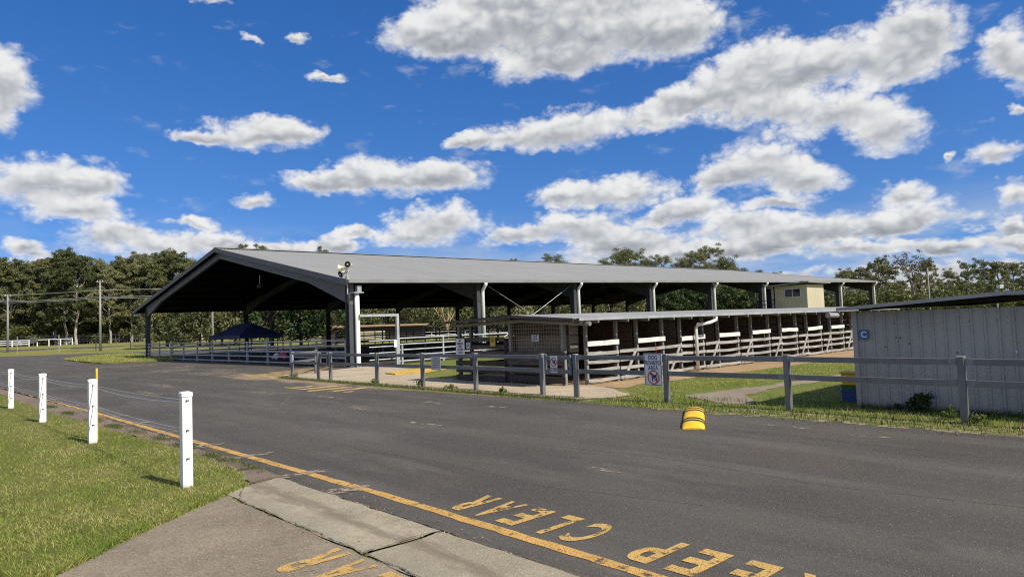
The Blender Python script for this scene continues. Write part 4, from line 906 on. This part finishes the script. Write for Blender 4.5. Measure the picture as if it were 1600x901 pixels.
mb = MB(); mb.box((18.46,28.98,.86),(18.64,29.0,1.22)); part('gate_tag', mb, 'signw', t)
# pens inside: dark pipe panels
for i, (pts, lab) in enumerate([([(19,36),(44,36)],'dark pipe pen rails nearest the road side of the shed'),([(44,31.5),(44,60)],'dark pipe pen rails crossing the shed in its middle'),([(30,50),(80,50)],'dark pipe pen rails below the shed ridge'),([(18,63.2),(80,63.2)],'dark pipe pen rails along the far long side of the shed'),([(58,31.5),(58,60)],'dark pipe pen rails crossing the far half of the shed')]):
    t = thing('pen_rails', lab, 'pen', (*pts[0],0), 'pipe pens inside the shed'); a, b = Vector(pts[0]), Vector(pts[1]); n = int((b-a).length/3)
    mb = MB()
    for k in range(n+1):
        q = a.lerp(b, k/n); mb = MB(); mb.bar((*q,0),(*q,1.75), .06, .06); part('post', mb, 'frame', t)
    for z in (1.72,1.45,1.15,.85,.55,.25): mb = MB(); mb.tube([(*a,z),(*b,z)], .03, 5); part('rail', mb, 'frame', t)
# navy gazebo, and the bundle lying behind the rails
t = thing('canopy_tent', 'navy blue pop up canopy standing inside the open gable end', 'canopy', (20.5,52.5,0))
a0, a1, b0, b1 = 18.2, 21.4, 48.6, 54.6; mb = MB(); pk0, pk1 = (19.8,50.4,2.62), (19.8,52.8,2.62)
e = [(a0,b0,1.72),(a1,b0,1.72),(a1,b1,1.72),(a0,b1,1.72)]
mb.face([e[0],e[1],pk0]); mb.face([e[1],e[2],pk1,pk0]); mb.face([e[2],e[3],pk1]); mb.face([e[3],e[0],pk0,pk1])
for i in range(4): p, q = e[i], e[(i+1)%4]; mb.face([p,q,(q[0],q[1],1.52),(p[0],p[1],1.52)])
part('canopy', mb, 'gaz', t, recalc=False)
for p in e: mb = MB(); mb.box((p[0]-.03,p[1]-.03,0),(p[0]+.03,p[1]+.03,1.7)); part('leg', mb, 'frame', t)
t = thing('cloth_bundle', 'pink cloth bundle lying on the shed floor behind the front rails', 'bundle', (17.8,40.8,0))
for nm, mt, c, r in (('pink_cloth','pink',(17.8,40.6,.42),.33),('white_cloth','white',(17.8,41.5,.32),.3)):
    mb = MB(); mb.tube([(c[0],c[1]-r*1.6,c[2]-.25),(c[0],c[1]-r*.8,c[2]),(c[0]+.05,c[1],c[2]+.08),(c[0],c[1]+r,c[2]-.1),(c[0],c[1]+r*1.7,c[2]-.28)], [.05,r*.7,r*.6,r*.5,.05], 9); part(nm, mb, mt, t, smooth=True)
mb = MB(); mb.box((17.4,39.8,.012),(18.3,42.2,.2)); part('pallet', mb, 'darkplank', t)
# ------------------------------------------------------------------ raised cream box beside the shed
t = thing('announcer_box', 'raised cream clad box with sliding window beside the shed', 'building', (58,26,0))
part('wall_front', ribwall((58,29.0),(58,26),2.05,4.25,.3,.012), 'cream', t, recalc=False)
part('wall_side', ribwall((58,26),(61.3,26),2.05,4.25,.3,.012), 'cream', t, recalc=False)
mb = MB(); mb.box((58.03,26.03,2.0),(61.28,28.98,4.24)); part('inner_wall', mb, 'cream', t)
mb = MB(); mb.hexa([(57.5,25.6,4.40),(61.9,25.6,4.36),(61.9,29.5,4.22),(57.5,29.5,4.22),(57.5,25.6,4.5),(61.9,25.6,4.46),(61.9,29.5,4.32),(57.5,29.5,4.32)]); part('roof', mb, 'roof', t)
mb = MB(); mb.box((58.0,28.9,2.05),(58.05,30.2,4.25)); part('wall_front', mb, 'cream', t)
w = MB()
for a, b in (((57.95,26.55,3.2),(58.0,28.0,3.25)),((57.95,26.55,3.9),(58.0,28.0,3.95)),((57.95,26.55,3.25),(58.0,26.6,3.9)),((57.95,27.95,3.25),(58.0,28.0,3.9)),((57.95,27.25,3.25),(58.0,27.3,3.9))): w.box(a, b)
wf = part('window', w, 'signw', t); w = MB(); w.box((57.97,26.6,3.25),(57.975,27.95,3.9)); part('pane', w, 'glass', wf)
mb = MB(); mb.box((57.94,29.2,2.1),(57.99,30.15,4.05)); part('door', mb, 'navy', t)
for x, y in ((58.2,26.2),(61,26.2),(58.2,28.7),(61,28.7)): mb = MB(); mb.box((x-.08,y-.08,-.1),(x+.08,y+.08,2.05)); part('stump', mb, 'frame', t)
mb = MB(); mb.box((59.5,27.0,4.42),(59.9,27.3,4.62)); part('roof_vent', mb, 'navy', t)
st = MB()
for k in range(8): st.box((56.6,30.4+.28*k*0-.0,0),(56.62,30.41,.01))
st = MB()
for k in range(9): st.box((56.4,31.2-.0+.25*k-1.6,2.0-.22*k),(57.9,31.45+.25*k-1.6,2.04-.22*k))
sp = part('stair', st, 'navy', t); st = MB(); st.bar((56.4,29.6,3.0),(56.4,31.9,1.0), .05, .05); st.bar((56.4,29.6,2.6),(56.4,31.9,.6), .04, .04)
for k in range(4): st.box((56.37,29.6+.7*k,2.0-.6*k),(56.43,29.66+.7*k,3.0-.6*k))
for z in (2.3,2.65,3.0): st.box((56.37,28.2,z-.03),(56.43,29.6,z+.03))
part('handrail', st, 'navy', sp)
mb = MB(); mb.box((56.4,28.0,1.98),(57.93,30.4,2.04)); part('landing', mb, 'navy', t)
# ------------------------------------------------------------------ beyond the shed
t = thing('low_shed', 'low weathered shed under a rust streaked iron roof beyond the pens', 'shed', (52,86,0))
mb = MB(); c = lambda x,y,z: (x,y,z)
mb.hexa([(45.5,92,2.3),(57.5,81.5,2.15),(60,84.5,2.35),(48,95,2.5),(45.5,92,2.4),(57.5,81.5,2.25),(60,84.5,2.45),(48,95,2.6)]); part('roof', mb, 'rust', t)
mb = MB(); mb.hexa([(46.3,92,0),(57.3,82.3,0),(59.4,84.8,0),(48.2,94.5,0),(46.3,92,2.3),(57.3,82.3,2.15),(59.4,84.8,2.2),(48.2,94.5,2.35)]); part('wall', mb, 'darkplank', t)
mb = MB(); a, b = Vector((50.1,88.53,0)), Vector((53.2,85.83,0)); n = Vector((-.66,-.75,0))*.05
for z0, z1 in ((.3,.7),(.76,1.15),(1.2,1.6)): mb.prism([a+n+Vector((0,0,z0)), b+n+Vector((0,0,z0)), b+n+Vector((0,0,z1)), a+n+Vector((0,0,z1))], n)
part('painted_boards', mb, 'cream', t)
def far_rails(lab, a, b, n, z, hh, mat='white', planks=(1.,.6), name='rail_fence'):
    t = thing(name, lab, 'fence', (*a,z)); a, b = Vector(a), Vector(b)
    for k in range(n+1): q = a.lerp(b, k/n); mb = MB(); mb.bar((*q,z-.1),(*q,z+hh), .16, .16, (0,1,0)); part('post', mb, mat, t)
    for p in planks: mb = MB(); mb.bar((*a,z+hh*p-.08),(*b,z+hh*p-.08), .06, .16 if len(planks) > 1 else .12); part('rail', mb, mat, t)
far_rails('white painted rail fence seen through the shed beyond the pens', (57,88.5), (80,72), 11, 0, 1.15)
far_rails('white plank fence at the far left of the paddock by the forest', (5.5,184), (21.3,172), 6, 1.1, 1.35, planks=(1.,.7,.4))
far_rails('single white rail fence to the right of the white plank fence', (22.5,170.5), (28,166.5), 3, 1.1, 1.35, planks=(1.,))
t = thing('site_board', 'dark notice board standing between the white plank and rail fences', 'sign', (21.7,169.5,1.1))
mb = MB(); mb.bar((21.2,170,2.35),(22.4,169,2.35), .06, 1.0); part('sign_board', mb, 'frame', t); mb = MB(); mb.box((21.7,169.45,.9),(21.8,169.55,2.0)); part('post', mb, 'frame', t)
mp = [(10.5,142.6),(15.5,137.9),(20.55,133.3),(25.7,132.6),(30.8,132),(36,130.3),(42,127.5),(48,124),(54,120)]
t = thing('wire_fence', 'tall thin post and wire fence between the back road and the paddock', 'fence', (15.5,137,.5))
for x, y in mp: mb = MB(); z = h(x,y); mb.tube([(x,y,z-.2),(x,y,z+2.9)], .07, 6); part('post', mb, 'timberpole', t)
for z in (.5,.9,1.3,1.7,2.1,2.5,2.8): mb = MB(); mb.tube([(x,y,h(x,y)+z) for x,y in mp], .006, 3, False); part('wire', mb, 'wire', t)
far_rails('dark slatted timber fence in front of the forest', (24,178), (62,143), 60, 1.0, 1.9, 'barkd', (.95,.5), 'timber_fence')
def pole(lab, x, y, hh, r=.17, arm=True, name='power_pole', mat='timberpole'):
    t = thing(name, lab, 'pole', (x,y,h(x,y))); z = h(x,y); mb = MB(); mb.tube([(x,y,z-.3),(x,y,z+hh*.5),(x,y,z+hh)], [r*1.25,r,r*.8], 10); part('pole_shaft', mb, mat, t, smooth=True)
    if arm:
        for q in (-.55,.55): mb = MB(); mb.tube([(x+q*.6,y-q*.6,z+hh-.15),(x+q*.6,y-q*.6,z+hh+.05)], .06, 6); part('insulator', mb, 'signw', t)
        mb = MB(); mb.bar((x-.5,y+.5,z+hh-.2),(x+.5,y-.5,z+hh-.2), .1, .1); part('cross_arm', mb, 'timberpole', t)
    return t
P1, P2, P3 = (16.0,155.2,10.6), (26.0,130.8,11.75), (39.5,117,10.9)
pole('timber power pole furthest left in front of the forest', *P1); pole('pale timber power pole standing clear of the shed gable', *P2); pole('timber power pole glimpsed under the shed roof', *P3)
for k, (dz, lab) in enumerate(((.05,'topmost power line strung past the forest'),(-1.1,'middle power line strung past the forest'),(-1.35,'lowest power line strung past the forest'))):
    mb = MB(); pts = []
    Q = [(6,179.6,12.2),(*P1[:2],10.5),(*P2[:2],10.15),(*P3[:2],9.9),(56,103,9.6)]
    for (x,y,z),(x2,y2,z2) in zip(Q[:-1],Q[1:]):
        for i in range(10): q = i/10; xx, yy = x+(x2-x)*q, y+(y2-y)*q; pts.append((xx, yy, z+h(x,y)+(z2+h(x2,y2)-z-h(x,y))*q+dz-.12*math.sin(q*PI)))
    mb.tube(pts, .035, 4); o = mb.build('power_line', 'wire'); tag(o, lab, 'power line', 'power lines by the forest')
pole('slim grey pole rising behind the tin shed roof', 66.5, 19.2, 5.3, .06, False, 'light_pole', 'timberpole')
t = pole('short pole with white floodlight behind the tin shed', 71.5, 15.4, 3.3, .06, False, 'floodlight_pole', 'galv')
mb = MB(); mb.hexa([(71.35,15.1,3.3),(71.6,14.9,3.3),(71.7,15.2,3.35),(71.45,15.4,3.35),(71.3,15.05,3.62),(71.55,14.85,3.62),(71.65,15.15,3.6),(71.4,15.35,3.6)]); part('lamp_head', mb, 'signw', t)
# ------------------------------------------------------------------ trees
def leaf_cloud(cs, per, size, R, droop=.3, shell=.55):
    """leaf sized quads spread through clumps; cs = [(centre, radii)]"""
    out = []
    for c, rad in cs:
        n = int(per*(rad[0]*rad[1]*rad[2])**(.5))
        d = R.normal(size=(n,3)); d /= np.linalg.norm(d, axis=1)[:,None]
        q = R.uniform(0,1,n)**(1/2.2); P = np.array(c)+d*q[:,None]*np.array(rad)*(1+R.normal(0,.12,(n,1)))
        a = R.normal(size=(n,3)); a[:,2] -= droop; a /= np.linalg.norm(a, axis=1)[:,None]
        b = np.cross(a, R.normal(size=(n,3))); b /= np.linalg.norm(b, axis=1)[:,None]
        L = size*R.uniform(.6,1.35,(n,1)); w = L*.36
        out.append(np.stack([P-a*L*.5, P+b*w, P+a*L*.5, P-b*w], 1))
    return np.concatenate(out).reshape(-1,3)
def limb(mb, a, b, r0, r1, R, n=4, wob=.08, up=.15):
    a, b = Vector(a), Vector(b); L = (b-a).length; pts = []; rs = []
    for i in range(n+1):
        q = i/n; p = a.lerp(b, q); 
        if 0 < i < n: p += Vector((R.normal(0,wob*L*.5), R.normal(0,wob*L*.5), up*L*math.sin(q*PI)*.5))
        pts.append(p); rs.append(r0+(r1-r0)*q)
    mb.tube(pts, rs, 6, False); return pts
def make_tree(seed, H, kind):
    R = np.random.RandomState(seed); mb = MB(); cs = []
    if kind in ('F','G','R','S'):
        r0 = {'F':.28,'S':.25,'G':.3,'R':.22}[kind]; lo = {'F':.22,'S':.08,'G':.42,'R':.28}[kind]
        lean = R.normal(0,.04,2)*H; top = Vector((lean[0],lean[1],H*.86)); tr = limb(mb, (0,0,-.3), top, r0, r0*.25, R, 7, .03, 0)
        n = {'F':30,'S':30,'G':20,'R':22}[kind]; spread = {'F':(.05,.115),'S':(.05,.12),'G':(.10,.20),'R':(.08,.17)}[kind]
        for k in range(n):
            q = lo+(1-lo)*((k+.5)/n)**.8; b = tr[min(6,int(q*.98*7))].lerp(tr[min(7,int(q*.98*7)+1)], (q*.98*7) % 1)
            az = k*2.4+R.uniform(-.6,.6); sp = H*(spread[0]+spread[1]*math.sin(min(1,(q-lo)/(1-lo)+.15)*PI)**.7)*R.uniform(.4,1.2)
            e = b+Vector((math.cos(az)*sp, math.sin(az)*sp, H*R.uniform(.03,.15))); e.z = min(e.z, H*R.uniform(.88,.96))
            limb(mb, b, e, r0*.42*(1.1-q*.6), .045, R)
            s = H*R.uniform(.026,.05)*(1.25 if kind in 'GR' else 1); cs.append((e, (s*1.3, s*1.3, s*.75)))
            for _ in range(4):
                o = Vector(np.clip(R.normal(0,s*1.2,3),-s*1.7,s*1.7)); o.z *= .7; cs.append((e+o, (s*.75,s*.75,s*.5)))
        cs.append((top+Vector((0,0,H*.06)), (H*.055,H*.055,H*.045)))
        leaves = leaf_cloud(cs, {'F':270,'S':230,'G':300,'R':330}[kind], .27 if kind in 'FS' else .18, R, .8)
        mats = ('bark', 'gum')
    elif kind in ('D','M'):
        r0 = .25; limb(mb, (0,0,-.3), (0,0,H*.45), r0, r0*.6, R, 3, .03, 0); n = 30 if kind == 'D' else 22
        for k in range(n):
            z = H*(.16+.78*((k+.5)/n)); ww = H*(.46 if kind == 'D' else .36)*math.sin(min(1,(z/H)*.82+.2)*PI)**.6
            az = k*2.4+R.uniform(-.4,.4); sp = ww*R.uniform(.45,1.); e = Vector((math.cos(az)*sp, math.sin(az)*sp, z))
            limb(mb, (0,0,min(z*.7,H*.45)), e, r0*.3, .03, R); s = H*R.uniform(.10,.16); cs.append((e, (s,s,s*.8)))
        leaves = leaf_cloud(cs, 190 if kind == 'D' else 120, .34 if kind == 'D' else .36, R, .2); mats = ('barkd', 'dense' if kind == 'D' else 'gum')
    elif kind == 'U':
        n = 13
        for k in range(n):
            az = k*2.4; sp = H*R.uniform(.08,.48); z = H*R.uniform(.18,.85)*(1-.4*sp/(H*.5)); e = Vector((math.cos(az)*sp, math.sin(az)*sp, z))
            limb(mb, (R.normal(0,.1),R.normal(0,.1),-.2), e, .06, .02, R); s = H*R.uniform(.11,.2); cs.append((e, (s,s,s*.9)))
        leaves = leaf_cloud(cs, 190, .3, R, .1); mats = ('barkd', 'shrubl')
    elif kind == 'Y':
        tr = limb(mb, (0,0,-.3), (.1,.1,2.2), .24, .2, R, 3, .02, 0)
        for k in range(9):
            az = k*2.4; e = Vector((math.cos(az)*H*.28*R.uniform(.6,1.2), math.sin(az)*H*.28*R.uniform(.6,1.2), H*R.uniform(.6,.95)))
            pts = limb(mb, (.1,.1,1.2+.15*k), e, .11, .03, R, 5, .05, .1)
            for _ in range(3):
                b = pts[R.randint(2,5)]; e2 = b+Vector((R.normal(0,.9), R.normal(0,.9), R.uniform(.4,1.4))); limb(mb, b, e2, .04, .015, R, 3); cs.append((e2, (.5,.5,.35)))
        leaves = leaf_cloud(cs, 90, .2, R, .3); mats = ('barky', 'shrubl')
    else:                                                   # B: thin, half bare crown
        tr = limb(mb, (0,0,-.3), (.2,0,H*.55), .2, .1, R, 4, .03, 0)
        for k in range(15):
            az = k*2.4; q = R.uniform(.45,1); b = tr[2].lerp(tr[4], R.uniform(0,1)); e = Vector((math.cos(az)*H*.3*q, math.sin(az)*H*.3*q, H*(1.02-.28*q*q)*R.uniform(.9,1)))
            pts = limb(mb, b, e, .07, .02, R, 5, .05, .15)
            for _ in range(4):
                c = pts[R.randint(2,6)]; e2 = c+Vector((R.normal(0,.7), R.normal(0,.7), R.uniform(.1,.9))); limb(mb, c, e2, .03, .012, R, 3); cs.append((e2, (.55,.55,.35)))
        leaves = leaf_cloud(cs, 130, .2, R, .4); mats = ('bark', 'gumsparse')
    me1 = bpy.data.meshes.new('trunk'); me1.from_pydata(mb.v, [], mb.f); me1.polygons.foreach_set('use_smooth', [True]*len(me1.polygons)); me1.materials.append(M[mats[0]])
    me2 = quads('skip', leaves, mats[1]); me2.name = 'crown'
    return me1, me2
SPEC = {'F':(20.,5),'S':(20.,4),'G':(17.,3),'R':(11.,4),'D':(8.5,3),'M':(9.,3),'U':(6.,3),'Y':(8.5,1),'B':(11.,1)}
PROTO = {k: [make_tree(i*17+ord(k), H, k) for i in range(n)] for k, (H, n) in SPEC.items()}
ORD = ['first','second','third','fourth','fifth','sixth','seventh','eighth','ninth','tenth','eleventh','twelfth','thirteenth','fourteenth','fifteenth','sixteenth','seventeenth','eighteenth','nineteenth','twentieth','twenty-first','twenty-second','twenty-third','twenty-fourth','twenty-fifth','twenty-sixth','twenty-seventh','twenty-eighth','twenty-ninth','thirtieth','thirty-first','thirty-second','thirty-third','thirty-fourth','thirty-fifth','thirty-sixth','thirty-seventh','thirty-eighth','thirty-ninth','fortieth']
def side(x, y): return math.atan2(x, y)
NAMES = {'F':('gum_tree','tree','front row gums of the forest',lambda x: 'forest behind the paddock'),'S':('gum_tree','tree','back row gums',None),'G':('gum_tree','tree','gums above the shed roof',None),
 'R':('gum_tree','tree','gums behind the tin shed',None),'D':('broadleaf_tree','tree','dark broadleaf trees',None),'M':('gum_sapling','tree','young gums beyond the shed',None),'U':('shrub','shrub','understorey shrubs',None),'Y':('acacia_tree','tree',None,None),'B':('thin_tree','tree',None,None)}
def zone(k, x, y):
    a = math.degrees(side(x, y))
    if k == 'F': return 'tall olive gum, {o} from the left in the front row of the forest', 'gums in the front row of the forest'
    if k == 'S': return (('tall olive gum, {o} from the left in the back row of the forest', 'gums in the back row of the forest') if a < 30 else ('gum top peeping over the long shed ridge, {o} from the left', 'gums peeping over the ridge') if a < 60 else ('gum on the skyline beyond the front trees behind the tin shed, {o} from the left', 'far gums behind the tin shed'))
    if k == 'G': return 'rounded gum crown showing above the grey shed roof, {o} from the left', 'gums showing above the shed roof'
    if k == 'R': return 'gum with open clumped crown behind the tin shed, {o} from the left', 'gums behind the tin shed'
    if k == 'D': return (('dark leafy tree behind the navy canopy, {o} from the left', 'dark trees behind the canopy') if a < 35 else ('dark leafy tree beyond the far gable, {o} from the left', 'dark trees beyond the far gable'))
    if k == 'M': return 'young gum seen under the shed roof, {o} from the left', 'young gums seen under the shed roof'
    if k == 'U': return (('pale green shrub at the forest edge, {o} from the left', 'shrubs at the forest edge') if a < 22.5 else ('green shrub seen through the open shed, {o} from the left', 'shrubs seen through the shed') if a < 57 else ('green shrub below the gums behind the tin shed, {o} from the left', 'shrubs behind the tin shed'))
    if k == 'Y': return 'yellow barked spreading tree seen under the shed roof', None
    return 'thin half bare round crowned tree above the tin shed', None
buckets = {}
for k, x, y, H in TREES: buckets.setdefault(zone(k, x, y), []).append((side(x, y), k, x, y, H))
TR = random.Random(3)
for (lab, grp), L in buckets.items():
    L.sort()
    for i, (a, k, x, y, H) in enumerate(L):
        z = h(x, y); me1, me2 = PROTO[k][TR.randrange(len(PROTO[k]))]
        r = bpy.data.objects.new(NAMES[k][0], None); COL.objects.link(r); s = H/SPEC[k][0]; w = s*TR.uniform(.9,1.15)
        r.location = (x,y,z); r.rotation_euler = (0,0,TR.uniform(0,6.28)); r.scale = (w,w,s)
        tag(r, lab.format(o=ORD[i]), NAMES[k][1], grp)
        for nm, me in (('trunk',me1),('crown',me2)):
            o = bpy.data.objects.new(nm, me); COL.objects.link(o); o.parent = r
# the deep wood behind, read only as one mass
def woodland():
    R = np.random.RandomState(77); cs = []
    for a0, a1, d, n, hh in ((-3,62,196,300,11),(-3,62,205,200,15),(60,92,150,120,6.5)):
        for _ in range(n):
            a = math.radians(R.uniform(a0,a1)); q = d+R.normal(0,3); x, y = math.sin(a)*q, math.cos(a)*q; s = R.uniform(1.2,2.6); cs.append(((x, y, h(x,y)+R.uniform(.3,1)*hh*R.uniform(.3,1)), (s*1.3,s*1.3,s)))
    o = quads('woodland', leaf_cloud(cs, 42, .75, R, .3), 'gum'); o['kind'] = 'stuff'
woodland()
# weeds against the tin shed
def weedbush(lab, x, y, r, hh, n, mat='dense', name='weed_bush', z=0):
    t = thing(name, lab, 'weed', (x,y,z)); R = np.random.RandomState(int(x*100+y*10)); mb = MB()
    for k in range(7): mb.tube([(x,y,z-.02),(x+R.normal(0,r*.4),y+R.normal(0,r*.4),z+hh*R.uniform(.5,.9))], .006, 4)
    part('stem', mb, 'weed', t); cs = [((x+R.normal(0,r*.45)-t.location.x, y+R.normal(0,r*.45)-t.location.y, hh*R.uniform(.3,.8)), (r*.5,r*.5,hh*.28)) for _ in range(7)]
    quads('foliage', leaf_cloud(cs, n/ (r*r*hh*.07)**.5/7, r*.34, R, .1), mat, t)
weedbush('bushy dark weed against the tin shed wall', 12.95, 3.95, .2, .34, 330)
weedbush('low dark weed left of the bushy weed by the tin shed', 13.0, 4.35, .12, .14, 90)
for i, (x, y, hh, lab) in enumerate([(11.45,25.0,.22,'green weed tuft at the foot of the end fence length'),(11.55,16.85,.24,'green weed tuft at the fence post by the faded notice'),(11.42,13.0,.2,'weed tuft on the road edge before the wire mesh stall end'),(11.5,15.2,.2,'weed tuft between the two fence posts before the parking sign'),(11.45,19.2,.2,'weed tuft at the foot of the fence before the gate frame'),(12.05,2.95,.18,'weed tuft at the fence post in front of the tin shed'),(12.3,3.35,.24,'flowering weed on the verge left of the near fence post')]):
    weedbush(lab, x, y, .14, hh, 110, 'weed', 'weed_tuft')
# ------------------------------------------------------------------ grass
def blades(name, n, sample, hh, wd, mat, zf=0., lean=.6):
    P = sample(n); n = len(P); R = rng
    L = hh*R.uniform(.5,1.3,n); a = R.uniform(0,2*PI,n); d = np.stack([np.cos(a), np.sin(a)],1)*(L*lean*np.abs(R.normal(0,1,n)))[:,None]
    b = R.uniform(0,2*PI,n); w = np.stack([np.cos(b), np.sin(b)],1)*wd*.5*R.uniform(.7,1.4,n)[:,None]; z = np.full(n, zf)
    z = np.array([h(x,y) for x,y in P]) + zf if P[:,1].max() > 80 else z
    V = np.stack([np.column_stack([P-w, z]), np.column_stack([P+w, z]), np.column_stack([P+d, z+L])], 1).reshape(-1,3)
    o = quads(name, V, mat, None, 3); o['kind'] = 'stuff'; return o
def inpoly(P, poly):
    x, y = P[:,0], P[:,1]; r = np.zeros(len(P), bool); j = len(poly)-1
    for i in range(len(poly)):
        xi, yi = poly[i]; xj, yj = poly[j]; c = ((yi > y) != (yj > y)) & (x < (xj-xi)*(y-yi)/(yj-yi+1e-12)+xi); r ^= c; j = i
    return r
def sampler(poly, dens_pow=1.6, near=5.):
    xs = [p[0] for p in poly]; ys = [p[1] for p in poly]
    def f(n):
        out = []; tot = 0
        while tot < n:
            P = np.column_stack([rng.uniform(min(xs),max(xs),n), rng.uniform(min(ys),max(ys),n)]); P = P[inpoly(P, poly)]
            D = np.hypot(P[:,0], P[:,1]); P = P[rng.uniform(0,1,len(P)) < np.minimum(1,(near/np.maximum(D,near))**dens_pow)]; out.append(P); tot += len(P)
        return np.concatenate(out)[:n]
    return f
LAWN = [(3.07,8.06),(3.29,8.7),(3.3,12),(3.15,15),(3.0,18),(2.9,21.5),(2.86,28),(2.8,33),(-8,34),(-4,10),(-2.2,3.7),(.9,6.22),(1.57,6.88),(2.3,7.48)]
blades('lawn_grass', 150000, sampler(LAWN, 1.7), .034, .0075, 'blade', .038, 1.)
blades('lawn_edge_grass', 5000, lambda n: np.column_stack([np.interp(q := rng.uniform(0,1,n), [0,.4,.62,.8,1], [-2.2,.9,1.57,2.3,3.06]), np.interp(q, [0,.4,.62,.8,1], [3.7,6.2,6.86,7.46,8.04])])+rng.normal(0,.03,(n,2)), .05, .008, 'blade', .012, .9)
VG = [(11.2,-3),(11.3,2.5),(11.2,5.6),(11.15,8),(11.3,10.2),(12.3,9.6),(13.4,9.2),(12.7,8.4),(11.95,7.4),(12.3,6.7),(13.2,6.75),(14,7.3),(19,7),(26,7),(26,-3)]
VG2 = [(13.6,9.4),(15.2,8.75),(20,8.2),(26,8.1),(28,10.3),(20,10.9),(14.3,11.1),(13.3,9.9)]
blades('verge_grass', 45000, sampler(VG, 1.2, 11), .05, .011, 'blade', .008)
blades('court_grass', 16000, sampler(VG2, 1.2, 13), .04, .012, 'blade', .008)
blades('fence_line_weeds', 5200, lambda n: np.column_stack([11.28+rng.normal(0,.09,n)+.25*np.clip((q := rng.uniform(10.2,26,n))-22,0,4)*.05, q]), .09, .013, 'weed', .01, .7)
blades('verge_weeds', 2600, lambda n: np.column_stack([rng.normal(0,.25,n)+rng.choice([12.0,11.6,12.8,11.35],n), rng.uniform(-2,10,n)]), .10, .012, 'weed', .01, .5)
blades('shed_foot_weeds', 2200, lambda n: np.column_stack([13.02+rng.normal(0,.06,n), rng.uniform(-4,5,n)]), .10, .012, 'weed', .01, .6)
blades('edging_weeds', 3600, lambda n: (lambda c: np.column_stack([3.46-np.clip((c-12)*.035,0,.28)+rng.normal(0,.07,n), c+rng.normal(0,.25,n)]))(rng.choice([8.9,9.6,10.4,11.6,12.7,14,15.6,17.2,19.5,22],n)), .05, .009, 'weed', .02, .7)
blades('island_grass', 14000, sampler([(12.3,77),(11.8,67),(11.7,58),(13.3,57),(16,56),(17.5,60),(17.5,70),(20.5,84),(19.5,88),(16,85)], .1, 60), .16, .05, 'blade', .09)
# dry stalks and scattered leaf litter
blades('dry_litter', 1800, lambda n: np.column_stack([rng.choice([11.0,11.1,3.45,3.55,2.74],n)+rng.normal(0,.07,n), rng.uniform(1,24,n)]), .009, .018, 'dirt', .02, 3.)
